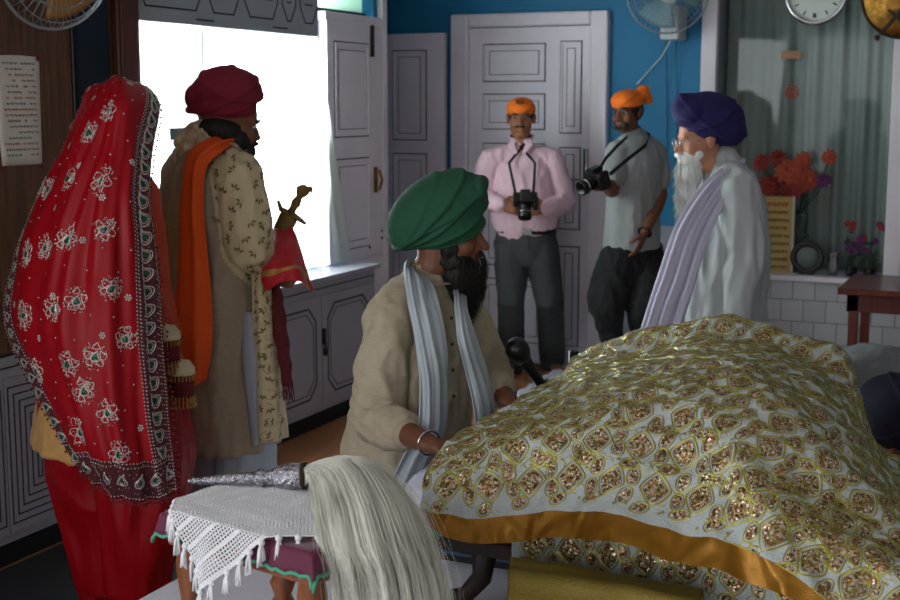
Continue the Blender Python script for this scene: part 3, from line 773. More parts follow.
# two small pot plants
for (px, lab, fcol) in ((851, 'small black pot of artificial purple and red flowers nearer the steel tumbler', 'fl3'), (869, 'small black pot of artificial purple flowers next to the window frame at right', 'fl2')):
    p = PV(px, 276, VS-.02); p.z = SZ; t = thing('flower_pot', lab, 'flower pot', p, 'small pots of flowers on the display sill')
    x = MB(); x.lathe(p, [(.001, .001), (.026, 0), (.034, .05), (.028, .05), (.001, .044)], n=18); x.obj('pot', M['black'], t)
    x = MB()
    for k in range(9):
        a = rnd.uniform(0, 6.28); q = p+Vector((math.cos(a)*rnd.uniform(.01, .06), math.sin(a)*.03, rnd.uniform(.1, .28)))
        x.loft([p+Vector((0, 0, .045)), p.lerp(q, .5)+Vector((0, 0, .03)), q], [.002]*3, n=5)
        x.ell(q-Vector((0, 0, .03)), (.016, .004, .010), nu=8, nv=5)
    x.obj('stems', M['stem'], t)
    for k in range(9):
        x = MB(); q = p+Vector((rnd.uniform(-.07, .07), rnd.uniform(-.04, .02), rnd.uniform(.12, .31))); flower(x, q, (0, -1, .2), .022, 2, 6)
        x.obj('flower', M['fl3'] if k % 3 else M['fl2'], t, smooth=False)

# ================================================================ side table at right
M['redwood'] = wood_mat('red_brown_table_wood', (110, 44, 26), (70, 26, 18), .35, coat=.3)
a = c2w(2.03, 6.25); t = thing('side_table', 'red-brown wooden side table standing before the tiled wall at right', 'table', (-.55, 6.6, 0))
x = MB(); x.box((-.84, 6.38, .715), (.30, 6.98, .745)); x.box((-.80, 6.42, .63), (.26, 6.44, .715)); x.box((-.80, 6.42, .63), (-.78, 6.94, .715)); x.obj('tabletop', M['redwood'], t, smooth=False, bevel=.004)
for (ux, vx) in ((-.79, 6.42), (.21, 6.42), (-.79, 6.90), (.21, 6.90)):
    x = MB(); x.box((ux, vx, 0), (ux+.045, vx+.045, .715)); x.obj('leg', M['redwood'], t, smooth=False, bevel=.003)
# white sheet lying on the floor between door and stage
def rumple(pts, z, name, label, m, amp=.03, cat='sheet'):
    net = [[PZ(px, py, z) for (px, py) in row] for row in pts]
    s = Surf(net, 30, 44, lambda a, b, p: amp*(.5+noise.noise(p*5)*.8+.5*noise.noise(p*13)) if True else 0)
    if s.n[10, 10][2] < 0: s.flip()
    s.p[..., 2] = z+.008+np.abs(s.p[..., 2]-z); s._norm()
    mb = MB(); s.bag(mb); o = mb.obj(name, m, base=s.p[0, 0]); md = o.modifiers.new('s', 'SOLIDIFY'); md.thickness = .004; md.offset = 0; tag(o, label, cat); return s
M['sheet'] = mat('white_sheet_cloth', (214, 214, 228), .8, bump=.1, bscale=300)
rumple([[(556, 372), (600, 362), (660, 358), (720, 356)], [(530, 388), (590, 376), (660, 372), (730, 370)], [(508, 402), (570, 394), (650, 390), (730, 388)], [(490, 440), (560, 436), (650, 430), (740, 430)]], 0.0, 'floor_sheet', 'crumpled white sheet spread on the brown floor by the barefoot photographer', M['sheet'])

x = MB(); x.box((-3.20, 1.6, .001), (-2.35, 4.35, .008)); tag(x.obj('floor_surface', mat('dark_floor', (34, 34, 38), .8, bump=.3, bscale=120), base=(-2.8, 3, .001), smooth=False), 'dark strip of floor along the cupboards under the crimson trousers', 'mat')  # thin dark layer over the brown floor beside the cupboards
# ================================================================ people
def cv(dx, dy, dd=0.0): return c2w(dx, dd, -dy)
def scr(deg, yaw=0):
    """columns: picture-right turned by deg (clockwise on screen), depth, up"""
    a = math.radians(deg); y = math.radians(yaw)
    r = c2w(math.cos(a)*math.cos(y), math.sin(y), -math.sin(a)); d = c2w(-math.sin(y), math.cos(y), 0); u = r.cross(d)
    return Matrix((r, d, u)).transposed()
def skin_mat(name, col):
    m = mat(name, col, .5, var=.08, vscale=12, bump=.08, bscale=160, spec=.35)
    b = m.node_tree.nodes['Principled BSDF']; b.inputs['Subsurface Weight'].default_value = .08
    b.inputs['Subsurface Radius'].default_value = (.02, .008, .004); b.inputs['Subsurface Scale'].default_value = .3; return m
def hair_mat(name, col, rough=.6): return mat(name, col, rough, bump=.6, bscale=140, stretch=(1, 1, .25), var=.15, vscale=60)
M['skin1'] = skin_mat('brown_skin', (150, 98, 70)); M['skin2'] = skin_mat('dark_skin', (112, 70, 50)); M['skin3'] = skin_mat('pale_brown_skin', (176, 124, 98))
M['hair'] = hair_mat('black_hair', (16, 13, 12)); M['whitehair'] = hair_mat('white_hair', (212, 212, 208))
M['eye'] = mat('eye_white', (200, 196, 190), .2); M['iris'] = mat('dark_iris', (24, 14, 10), .15)
M['lip'] = mat('lip', (118, 62, 54), .5)

def hand(mb, w, d, n, thumb=1, curl=.5, s=1.0, spread=.12):
    """palm, four bent fingers of unequal length, thumb from the side of the palm; n = palm-side normal"""
    w = Vector(w); d = Vector(d).normalized(); n = Vector(n); n = (n-d*n.dot(d)).normalized(); sd = d.cross(n)*thumb
    L = .088*s
    mb.loft([w-d*.02*s, w+d*.02*s, w+d*.055*s, w+d*L], [(.026*s, .021*s), (.034*s, .017*s), (.041*s, .016*s), (.040*s, .012*s)], sd, 12)
    for k, (o, ln) in enumerate(((.031, .072), (.0105, .082), (-.0105, .077), (-.031, .060))):
        p = w+d*(L-.008*s)+sd*o*s; a = curl*(.55+.06*k); dr = (d+sd*spread*(o/.031)).normalized(); pts = [p]; 
        for j, q in enumerate((.45, .32, .23)):
            ang = a*(j+1)*.85; v = dr*math.cos(ang)+n*math.sin(ang); pts.append(pts[-1]+v*ln*q*s)
        mb.loft(pts, [.0092*s, .0086*s, .0078*s, .0064*s], sd, 8)
    p = w+d*.022*s+sd*.026*s; v1 = (d*.62+sd*.72+n*.35).normalized(); v2 = (d*.85+sd*.3+n*.55).normalized()
    mb.loft([p-v1*.012*s, p+v1*.038*s, p+v1*.038*s+v2*.030*s, p+v1*.038*s+v2*.052*s], [.0135*s, .0115*s, .0095*s, .0072*s], n, 8)
def head(mb, c, R, s=1.0, nose=1.0, neck_to=None, ears=True):
    c = Vector(c); T = lambda x, y, z: c + R @ Vector((x*s, y*s, z*s)); E = lambda p, r: mb.ell(T(*p), tuple(q*s for q in r), R)
    E((0, -.018, .035), (.074, .094, .083)); E((0, .022, -.03), (.064, .066, .088)); E((0, .03, .035), (.062, .062, .06))
    E((0, .050, -.086), (.040, .034, .028)); E((0, .020, -.072), (.059, .055, .040))
    for q in (-1, 1):
        E((q*.036, .056, -.032), (.026, .026, .028)); E((q*.026, .080, .018), (.024, .013, .009))
        if ears:
            E((q*.076, -.012, -.008), (.008, .020, .032)); E((q*.082, -.018, .004), (.006, .018, .022))
        E((q*.0125, .094, -.036), (.0095, .011, .008))
    E((0, .082, .020), (.018, .012, .012))
    mb.loft([T(0, .080, .014), T(0, .094, -.008), T(0, .106*nose, -.030)], [(.009*s, .010*s), (.010*s, .012*s), (.0135*s, .012*s)], R @ Vector((1, 0, 0)), 10)
    E((0, .084, -.056), (.024, .014, .014)); E((0, .090, -.061), (.023, .011, .0055)); E((0, .087, -.070), (.019, .011, .0065)); E((0, .080, -.062), (.034, .012, .012))
    if neck_to is not None:
        mb.loft([T(0, -.022, -.045), T(0, -.020, -.09), Vector(neck_to)], [(.056*s, .058*s), (.053*s, .055*s), (.062*s, .058*s)], R @ Vector((1, 0, 0)), 14)
    return T
def eyes(T, R, parent, s=1.0, brow=True):
    for q in (-1, 1):
        b = MB(); b.ell(T(q*.029, .073, .001), (.0125*s, .0095*s, .0058*s), R, 12, 8); b.ell(T(q*.029, .0795, .001), (.0065*s, .004*s, .0056*s), R, 10, 6, mi=1)
        b.obj('eye', [M['eye'], M['iris']], parent)
        if brow:
            b = MB(); b.loft([T(q*.012, .092, .018), T(q*.030, .092, .025), T(q*.050, .078, .020)], [.0042*s, .0050*s, .003*s], None, 6); b.obj('eyebrow', M['hair'], parent)
def hairball(shapes, name, m, parent, voxel=.005, amp=.004, sc=(60, 60, 14), smooth=1):
    b = MB()
    for (c, r, R) in shapes: b.ell(c, r, R)
    o = Vector((4.1, 2.2, 1.3))
    r = remeshed(b, voxel, smooth, lambda p, n: amp*(noise.noise(Vector((p.x*sc[0], p.y*sc[1], p.z*sc[2]))+o)+.6*noise.noise(Vector((p.x*sc[0]*2.3, p.y*sc[1]*2.3, p.z*sc[2]*2))+o)))
    return r.obj(name, m, parent)
def strands(name, roots, m, parent, rad=.0006, seg=6, n=3):
    """hair strands: each root is a list of points"""
    b = MB()
    for pts in roots: b.loft(pts, [rad*(1-.6*i/(len(pts)-1)) for i in range(len(pts))], None, n, round_=False)
    return b.obj(name, m, parent)
def limb(a, b, c, ra, rb, rc, bulge=1.12):
    """points and radii of a two-bone limb"""
    a, b, c = Vector(a), Vector(b), Vector(c)
    return [a, a.lerp(b, .35), a.lerp(b, .8), b, b.lerp(c, .3), c], [ra, ra*1.02, rb*1.05, rb, rb*bulge*.98, rc]
def person_body(J, R, m, parent, hs=1.0, voxel=.0065, sex=1.0, legs=True, nose=1.0, ears=True, arms=('L', 'R')):
    b = MB(); T = head(b, J['head'], R, hs, nose, J['neck'], ears)
    side = Vector(J['shR'])-Vector(J['shL']); side.z = 0; side.normalize(); nk = Vector(J['neck']); pe = Vector(J['pelvis']); ms = (Vector(J['shR'])+Vector(J['shL']))/2
    w = (Vector(J['shR'])-Vector(J['shL'])).length/2
    b.loft([pe, pe.lerp(ms, .12), pe.lerp(ms, .4), pe.lerp(ms, .75), ms, nk], [(.125, .095), (.15, .11), (.125, .095), (w*.88, .11), (w*.80, .075), (.058, .055)], side, 20)
    for q in arms:
        pts, rr = limb(J['sh'+q], J['el'+q], J['wr'+q], .048, .037, .026); b.loft(pts, rr, None, 12)
        b.loft([nk-Vector((0, 0, .012)), Vector(J['sh'+q])+Vector((0, 0, .004))], [.05, .046], None, 12)
        h = J['hand'+q]; hand(b, J['wr'+q], h[0], h[1], h[2], h[3])
    if legs:
        for q in 'LR':
            hip = pe+side*(.085 if q == 'R' else -.085); pts, rr = limb(hip, J['kn'+q], J['an'+q], .085, .054, .036, 1.08); b.loft(pts, rr, None, 14)
            an = Vector(J['an'+q]); toe = Vector(J['toe'+q]); fd = (toe-an); fd.z = 0; fd.normalize(); rt = fd.cross(Vector((0, 0, 1))); zz = toe.z
            base = Vector((an.x, an.y, zz))
            b.loft([an, base-fd*.015+Vector((0, 0, .045))], [.036, .036], None, 12)
            b.loft([base-fd*.045+Vector((0, 0, .03)), base+fd*.03+Vector((0, 0, .034)), base+fd*.10+Vector((0, 0, .024)), base+fd*.15+Vector((0, 0, .018))], [(.030, .028), (.034, .032), (.042, .020), (.044, .014)], rt, 14)
            for k in range(5):
                o = (-.032+.016*k); L = .055-.006*abs(k-(0 if q == 'L' else 4))
                p = base+fd*.145+rt*o+Vector((0, 0, .013)); b.loft([p, p+fd*L*.55, p+fd*L-Vector((0, 0, .004))], [.009, .0085, .0075], rt, 8)
    r = remeshed(b, voxel, 2); o = r.obj('body', m, parent); return o, T
def yoke(J, r0=.06, r1=.062, dz=-.012):
    nk = Vector(J['neck'])
    return [([nk+Vector((0, 0, dz-.02)), nk.lerp(Vector(J['sh'+q]), .55)+Vector((0, 0, dz*.6)), Vector(J['sh'+q])], [r0, (r0+r1)/2, r1], None) for q in 'LR']
def garment(name, lofts, m, parent, voxel=.007, smooth=2, amp=.005, scale=(9, 9, 3), seed=0, fine=.25, ells=()):
    b = MB()
    for q in lofts: b.loft(q[0], q[1], q[2], 22, round_=len(q) < 4)
    for (c, r, R) in ells: b.ell(c, r, R)
    return remeshed(b, voxel, smooth, folds(amp, scale, seed, fine)).obj(name, m, parent)
def turban(name, shapes, layers, m, parent, voxel=.005, c=None, extra=None):
    """wound cloth: fused masses, with stepped edges where one layer of cloth overlaps the next"""
    b = MB()
    for (cc, r, R) in shapes: b.ell(cc, r, R, 28, 18)
    if extra:
        for (pts, rad) in extra: b.loft(pts, rad, None, 12)
    c = Vector(c if c is not None else shapes[0][0])
    def fn(p, n):
        q = p-c; d = 0
        for (nr, off, amp, bend) in layers:
            x = q.dot(nr)-off+bend*(q.length_squared)*6+.004*noise.noise(q*14)
            d += amp*math.tanh(x/.0035)*.5 + amp*.9*math.exp(-((x-.006)/.006)**2)
        return d + .0012*noise.noise(p*45)
    return remeshed(b, voxel, 3, fn).obj(name, m, parent)
def strip(name, net, m, parent, nr=40, nc=14, fn=None, thick=.003, mids=None):
    s = Surf(net, nr, nc, fn); mb = MB(); s.bag(mb, thick=thick, midx=mids); return mb.obj(name, m, parent), s
def camera_thing(label, c, fwd, s=1.0, flash=False):
    """hand-held black camera with lens barrel along fwd"""
    R = fr(fwd); c = Vector(c); T = lambda x, y, z: c+R @ Vector((x*s, y*s, z*s)); t = thing('camera', label, 'camera', c)
    b = MB(); b.box((-.068*s, -.025*s, -.045*s), (.068*s, .030*s, .040*s), 0, Matrix.Translation(c) @ R.to_4x4()); b.box((-.028*s, -.03*s, .04*s), (.028*s, .04*s, .065*s), 0, Matrix.Translation(c) @ R.to_4x4())
    b.box((-.075*s, .0, -.045*s), (-.048*s, .048*s, .034*s), 0, Matrix.Translation(c) @ R.to_4x4())
    b.obj('camera_body', M['black'], t, smooth=False, bevel=.006*s)
    b = MB(); b.lathe(T(0, .03, -.005), [(.034*s, 0), (.036*s, .02*s), (.033*s, .025*s), (.036*s, .05*s), (.038*s, .085*s), (.032*s, .088*s), (.03*s, .06*s), (.001, .058*s)], R @ Vector((0, 1, 0)), 24); b.obj('lens', M['black'], t)
    b = MB(); b.lathe(T(0, .03, -.005), [(.0375*s, .052*s), (.0385*s, .052*s), (.0385*s, .056*s), (.0375*s, .056*s)], R @ Vector((0, 1, 0)), 24); b.obj('lens_ring', M['steel'], t)
    b = MB(); b.disc(T(0, .03+.06*s, -.005), R @ Vector((0, 1, 0)), .029*s, .002, 20); b.obj('lens_glass', mat('lens_glass', (20, 24, 40), .05), t)
    return t

# ---------------------------------------------------------------- photographer in the pink shirt
Y = 7.62; k = SC(Y)
M['pink'] = mat('pink_shirt_cloth', (226, 190, 204), .8, bump=.1, bscale=300); M['greytrouser'] = mat('charcoal_trouser_cloth', (58, 60, 62), .75, bump=.1, bscale=300, var=.1)
M['orange'] = mat('orange_cloth', (240, 116, 28), .8, bump=.15, bscale=200); M['belt'] = mat('black_belt', (14, 13, 13), .35)
M['strap'] = mat('camera_strap', (22, 22, 26), .7)
foot = PZ(528, 372, 0)
t = thing('person', 'barefoot person in pink shirt and charcoal trousers holding a camera before the lilac door', 'person', foot)
R = fr(d2w(-.12, -1, -.02))
J = dict(head=P(521, 118, Y-.02), neck=P(522, 147, Y), shR=P(490, 160, Y), shL=P(553, 161, Y), pelvis=P(526, 245, Y),
         elR=P(481, 197, Y), wrR=P(500, 205, Y-.20), elL=P(565, 203, Y), wrL=P(547, 208, Y-.20),
         handR=(cv(1, .15, -.25), cv(.2, .2, 1), 1, .9), handL=(cv(-1, .05, -.25), cv(-.2, .2, 1), -1, .9))
for q, kn, an, toe in (('R', (511, 300), (514, 362), (506, 377)), ('L', (549, 300), (553, 358), (560, 374))):
    tz = PZ(toe[0], toe[1], 0.0); J['toe'+q] = tz; J['an'+q] = tz+Vector((0, 0, .085))-d2w(-.25 if q == 'R' else .3, -1)*.13
    J['an'+q].z = .085; J['kn'+q] = P(kn[0], kn[1], Y-.05)
body, T = person_body(J, R, M['skin1'], t, hs=.98)
eyes(T, R, t)
hairball([(T(q*.016, .098, -.046), (.018, .008, .0055), R) for q in (-1, 1)], 'moustache', M['hair'], t, .003, .001)
hairball([(T(0, -.02, .022), (.079, .095, .055), R)], 'hair', M['hair'], t, .006, .002)
turban('head_cloth', [(T(0, -.010, .055), (.083, .104, .062), R), (T(0, -.085, .03), (.03, .03, .02), R)], [(R @ Vector((0, .2, 1)), -.02, .003, .1), (R @ Vector((.5, .3, 1)), .01, .002, .2)], M['orange'], t)
b = MB()
for q in range(4): b.loft([T(-.02+q*.012, .085, .085), T(-.012+q*.012, .078, .10), T(-.016+q*.012, .068, .105)], [.0022]*3, None, 6)
b.loft([T(0+.02*math.cos(a*.5236), .082-.01*math.sin(a*.5236), .094+.013*math.sin(a*.5236)) for a in range(13)], [.002]*13, None, 6)
b.obj('printed_mark', M['black'], t)
sh = J['shL']-J['shR']
tor = [J['neck']+Vector((0, 0, -.005)), P(523, 155, Y), P(523, 170, Y), P(523, 198, Y-.02), P(525, 216, Y-.02), P(525, 229, Y-.01)]
lo = [(tor, [(.065, .062), (.12, .080), (.170, .112), (.178, .130), (.190, .140), (.172, .125)], sh)]+yoke(J)
for q in 'RL':
    pts, rr = limb(J['sh'+q], J['el'+q], J['wr'+q], .064, .060, .042, 1.0); lo.append((pts, rr, None))
garment('shirt', lo, M['pink'], t, amp=.009, scale=(10, 10, 5), seed=1)
b = MB(); 
for q in (-1, 1): b.loft([T(q*.03, .03, -.125), T(q*.055, .052, -.15), T(q*.02, .085, -.20)], [(.022, .006), (.026, .006), (.012, .004)], R @ Vector((1, 0, 0)), 10)
b.loft([T(0, -.085, -.095), T(-.06, -.04, -.10), T(-.05, .03, -.128)], [(.008, .02), (.008, .022), (.008, .02)], Vector((0, 0, 1)), 8); b.loft([T(0, -.085, -.095), T(.06, -.04, -.10), T(.05, .03, -.128)], [(.008, .02), (.008, .022), (.008, .02)], Vector((0, 0, 1)), 8)
remeshed(b, .004, 1).obj('collar', M['pink'], t)
lo = [([P(526, 227, Y), P(526, 236, Y), P(526, 252, Y)], [(.168, .122), (.175, .125), (.17, .12)], sh)]
for q in 'RL':
    hp = J['pelvis']+(sh.normalized()*(-.082 if q == 'R' else .082)); kn = J['kn'+q]; an = J['an'+q]
    lo.append(([hp, hp.lerp(kn, .5), kn, kn.lerp(an, .5), an+Vector((0, 0, .02)), an-Vector((0, 0, .025))], [.105, .095, .080, .075, .078, .080], None))
garment('trousers', lo, M['greytrouser'], t, amp=.007, scale=(9, 9, 4), seed=2)
b = MB(); c0 = P(526, 229.5, Y-.005); n_ = 30
b.loft([c0+sh.normalized()*math.cos(6.2832*i/n_)*.176+d2w(0, 1)*math.sin(6.2832*i/n_)*.130 for i in range(n_+1)], [(.004, .018)]*(n_+1), None, 8, round_=False, caps=False); b.obj('belt', M['belt'], t)
b = MB(); p = c0+d2w(0, -1)*.136; Mx = Matrix.Translation(p) @ fr(d2w(0, -1)).to_4x4(); b.box((-.024, -.003, -.02), (.024, .004, .02), 0, Mx); b.obj('buckle', M['steel'], t, smooth=False)
cam_c = P(525, 199, Y-.30)
camera_thing('black camera with its lens pointing down, held by the person in the pink shirt', cam_c, d2w(-.02, -.5, -.85), 1.0)
b = MB()
for pts in ([T(-.06, .0, -.10), P(509, 163, Y-.13), P(513, 182, Y-.23), P(516, 196, Y-.29)], [T(.06, .0, -.10), P(535, 163, Y-.13), P(534, 182, Y-.23), P(533, 196, Y-.29)]):
    b.loft(pts, [(.008, .002)]*4, sh, 8)
b.obj('camera_strap', M['strap'], t)

# ---------------------------------------------------------------- photographer in the grey T-shirt
Y = 7.30; k = SC(Y)
M['tee'] = mat('grey_jersey', (142, 145, 147), .85, bump=.1, bscale=300, var=.06); M['cargo'] = mat('black_baggy_cloth', (26, 26, 28), .85, bump=.1, bscale=200)
M['redprint'] = mat('red_print', (180, 40, 40), .7)
t = thing('person', 'person in grey T-shirt, orange head cloth and baggy black trousers, looking over the shoulder', 'person', PZ(630, 392, 0))
R = fr(d2w(-.62, -.78, -.06)); Rb = fr(d2w(-.55, -.83))
J = dict(head=P(627, 112, Y), neck=P(637, 138, Y+.03), shR=P(617, 153, Y-.12), shL=P(654, 152, Y+.02), pelvis=P(633, 258, Y),
         elR=P(612, 192, Y-.20), wrR=P(609, 184, Y-.33), elL=P(661, 196, Y-.02), wrL=P(645, 232, Y-.20),
         handR=(cv(-1, -.1, -.3), cv(.0, -.5, .8), 1, .9), handL=(cv(-.35, 1, -.1), cv(-.8, -.3, .4), -1, .5))
for q, kn, an in (('R', (606, 302), (617, 362)), ('L', (645, 308), (641, 372))):
    J['kn'+q] = P(kn[0], kn[1], Y-.12); J['an'+q] = P(an[0], an[1], Y+.02); J['an'+q].z = .085; tz = J['an'+q]+d2w(-.55, -.83)*.13; tz.z = 0; J['toe'+q] = tz
body, T = person_body(J, R, M['skin2'], t, hs=.95, ears=True)
eyes(T, R, t, .95)
hairball([(T(0, -.025, .01), (.080, .088, .075), R)], 'hair', M['hair'], t, .006, .002)
hairball([(T(q*.03, .075, -.075), (.02, .015, .022), R) for q in (-1, 0, 1)]+[(T(0, .098, -.048), (.024, .005, .004), R)], 'short_beard', M['hair'], t, .0035, .001)
turban('head_cloth', [(T(0, -.012, .062), (.084, .104, .060), R), (T(.0, -.10, .035), (.04, .045, .03), R), (T(.01, -.135, -.005), (.02, .03, .035), R), (P(642, 94, Y+.04), (.040, .05, .050), scr(40)), (P(648, 100, Y+.05), (.026, .03, .030), scr(40))], [(R @ Vector((0, .1, 1)), -.02, .003, .1), (R @ Vector((.6, .3, 1)), .01, .0025, .2), (R @ Vector((-.5, .6, 1)), .02, .002, .2)], M['orange'], t)
sh = J['shL']-J['shR']
lo = [([J['neck'], P(637, 146, Y-.04), P(636, 162, Y-.05), P(633, 200, Y-.04), P(632, 228, Y-.01), P(632, 247, Y)], [(.065, .062), (.13, .085), (.172, .125), (.160, .128), (.160, .132), (.165, .137)], sh, 0)]+yoke(J)
for q in 'RL':
    a = Vector(J['sh'+q]); e = Vector(J['el'+q]); lo.append(([a, a.lerp(e, .4), a.lerp(e, .62)], [.062, .066, .066], None))
garment('t_shirt', lo, M['tee'], t, amp=.008, scale=(9, 9, 4), seed=5)
b = MB(); c0 = P(617, 170, Y-.16)
for i in range(3): b.box((-.03+.012*i, -.003, -.02+.02*i), (.03, .004, -.008+.02*i), 0, Matrix.Translation(c0) @ Rb.to_4x4())
b.obj('printed_mark', M['redprint'], t, smooth=False)
lo = [([P(632, 246, Y), P(632, 256, Y), P(632, 275, Y)], [(.145, .12), (.16, .13), (.17, .135)], sh)]
for q in 'RL':
    hp = J['pelvis']+(sh.normalized()*(-.085 if q == 'R' else .085)); kn = J['kn'+q]; an = J['an'+q]
    lo.append(([hp, hp.lerp(kn, .5), hp.lerp(kn, .95), kn+Vector((0, 0, -.03)), kn.lerp(an, .4), an+Vector((0, 0, .0))], [.115, .118, .110, .095, .060, .050], None))
garment('trousers', lo, M['cargo'], t, amp=.012, scale=(9, 9, 5), seed=8)
cc = P(598, 179, Y-.40)
camera_thing('black camera held up at chest height by the person in the grey T-shirt', cc, d2w(-.8, -.5, -.35), 1.05)
b = MB(); nk = J['neck']; b.loft([P(598, 172, Y-.38), P(606, 158, Y-.35), P(618, 145, Y-.26), P(627, 137, Y-.12), P(638, 131, Y+.10), P(650, 135, Y+.04), P(646, 145, Y-.19), P(628, 159, Y-.32), P(610, 174, Y-.36)], [(.011, .003)]*9, Vector((0, 0, 1)), 8)
b.obj('camera_strap', M['strap'], t)
b = MB(); p = Vector(J['wrL']); d = (p-Vector(J['elL'])).normalized(); q1 = d.orthogonal().normalized(); q2 = d.cross(q1)
b.loft([p+(q1*math.cos(i*.3927)+q2*math.sin(i*.3927))*.033 for i in range(17)], [(.004, .010)]*17, None, 8, round_=False, caps=False); b.obj('wrist_band', M['black'], t)

# ---------------------------------------------------------------- old person, navy turban
Y = 5.40; k = SC(Y)
M['kurta'] = mat('white_shirt_cloth', (166, 171, 173), .75, bump=.12, bscale=260); M['lilac'] = mat('lilac_white_shawl', (176, 173, 192), .8, bump=.15, bscale=320)
M['navy'] = mat('navy_turban_cloth', (26, 20, 76), .85, bump=.15, bscale=300)
t = thing('person', 'elderly person with long white beard, navy turban and white clothes, seen from the side', 'person', c2w(720*k-450*k, Y))
R = fr(d2w(-1, -.12, -.10)); Rb = fr(d2w(-1, .05))
bx = lambda px: px
J = dict(head=P(702, 139, Y), neck=P(722, 168, Y), shR=P(728, 186, Y+.17), shL=P(738, 190, Y-.17), pelvis=P(722, 300, Y),
         elR=P(715, 250, Y+.22), wrR=P(690, 300, Y+.15), elL=P(748, 255, Y-.20), wrL=P(738, 312, Y-.24),
         handR=(cv(-.6, 1, 0), cv(-1, -.5, 0), -1, .5), handL=(cv(-.3, 1, 0), cv(0, 0, 1), 1, .5))
f0 = c2w((728-450)*k, Y)
for q, o in (('R', .10), ('L', -.10)):
    J['kn'+q] = P(722, 382, Y+o); a = P(730, 460, Y+o); a.z = .085; J['an'+q] = a; z = a+d2w(-1, 0)*.13; z.z = 0; J['toe'+q] = z
body, T = person_body(J, R, M['skin3'], t, hs=1.0, nose=1.04)
eyes(T, R, t, 1.0, brow=False)
sh = J['shL']-J['shR']
hairball([(T(0, .045, -.075), (.055, .060, .055), R), (T(0, .06, -.13), (.050, .052, .07), R), (T(0, .075, -.20), (.040, .040, .08), R), (T(0, .092, -.27), (.024, .026, .06), R), (T(0, .103, -.054), (.03, .012, .010), R), (T(0, .03, -.058), (.070, .036, .036), R)], 'beard', M['whitehair'], t, .005, .005)
rr = []
for i in range(420):
    a = rnd.uniform(-1.3, 1.3); z0 = rnd.uniform(-.05, -.20); r_ = .050*(1-.3*abs(z0)/.2); x0 = math.sin(a)*r_; y0 = .05+math.cos(a)*r_*1.05+max(0, -z0-.1)*.18
    L = rnd.uniform(.06, .16); wv = rnd.uniform(-.008, .008)
    rr.append([T(x0, y0, z0), T(x0*.9+wv, y0+.010, z0-L*.4), T(x0*.75-wv, y0+.02+rnd.uniform(-.01, .012), z0-L*.75), T(x0*.6+wv, y0+.026+rnd.uniform(-.02, .02), z0-L)])
strands('beard_strands', rr, M['whitehair'], t, .0011)
ca = T(0, -.02, .07)
turban('turban', [(P(711, 120, Y), (.141, .125, .106), scr(14)), (P(690, 112, Y-.01), (.075, .11, .070), scr(10)), (P(684, 106, Y-.05), (.045, .05, .045), scr(0)), (P(722, 130, Y), (.10, .11, .075), scr(10))],
       [(scr(20) @ Vector((0, -.3, 1)), .01, .004, .12), (scr(-30) @ Vector((0, -.3, 1)), .03, .004, .1), (scr(40) @ Vector((0, -.2, 1)), -.03, .004, -.1), (scr(0) @ Vector((0, -.5, 1)), .055, .003, .1)], M['navy'], t)
lo = [([P(724, 164, Y), P(729, 178, Y), P(730, 198, Y), P(726, 240, Y), P(722, 290, Y), P(718, 340, Y), P(718, 405, Y)], [(.070, .068), (.13, .095), (.185, .135), (.205, .165), (.20, .185), (.21, .20), (.23, .22)], sh)]+yoke(J, .07, .075)
for q in 'RL':
    pts, r2 = limb(J['sh'+q], J['el'+q], J['wr'+q], .078, .078, .060, 1.0); lo.append((pts, r2, None))
garment('long_shirt', lo, M['kurta'], t, voxel=.009, amp=.016, scale=(9, 9, 2.5), seed=12)
lo = []
for q in 'RL': lo.append(([J['kn'+q]+Vector((0, 0, .12)), J['kn'+q], J['an'+q]+Vector((0, 0, .03))], [.095, .09, .065], None))
garment('trousers', lo, M['kurta'], t, amp=.008, seed=13)
fo = lambda a, b, p: .010*math.sin(b*19)+.006*math.sin(b*41+a*3)+.006*noise.noise(p*9)
net = [[P(742, 158, Y-.02), P(746, 166, Y-.11), P(740, 172, Y-.19)], [P(724, 166, Y-.12), P(730, 176, Y-.17), P(738, 186, Y-.235)], [P(700, 186, Y-.17), P(710, 198, Y-.19), P(722, 210, Y-.22)],
       [P(676, 222, Y-.17), P(690, 234, Y-.20), P(706, 246, Y-.225)], [P(660, 268, Y-.16), P(676, 278, Y-.20), P(694, 288, Y-.235)], [P(648, 306, Y-.15), P(664, 312, Y-.20), P(684, 318, Y-.24)], [P(636, 345, Y-.14), P(652, 350, Y-.20), P(676, 352, Y-.25)]]
strip('shawl', net, M['lilac'], t, 50, 26, fo, .004)
b = MB(); p = T(-.030, .102, .0); 
for q in (-1, 1): 
    c_ = T(q*.032, .108, -.004); e1 = R @ Vector((1, 0, 0)); e2 = R @ Vector((0, 0, 1))
    b.loft([c_+e1*math.cos(i*.5236)*.021+e2*math.sin(i*.5236)*.016 for i in range(13)], [.0015]*13, None, 6, round_=False, caps=False)
    b.loft([T(q*.052, .106, -.002), T(q*.075, .05, .0), T(q*.079, -.01, .0)], [.0015]*3, None, 6)
b.loft([T(-.011, .108, -.002), T(.011, .108, -.002)], [.0015]*2, None, 6); b.obj('eyeglasses', M['steel'], t)

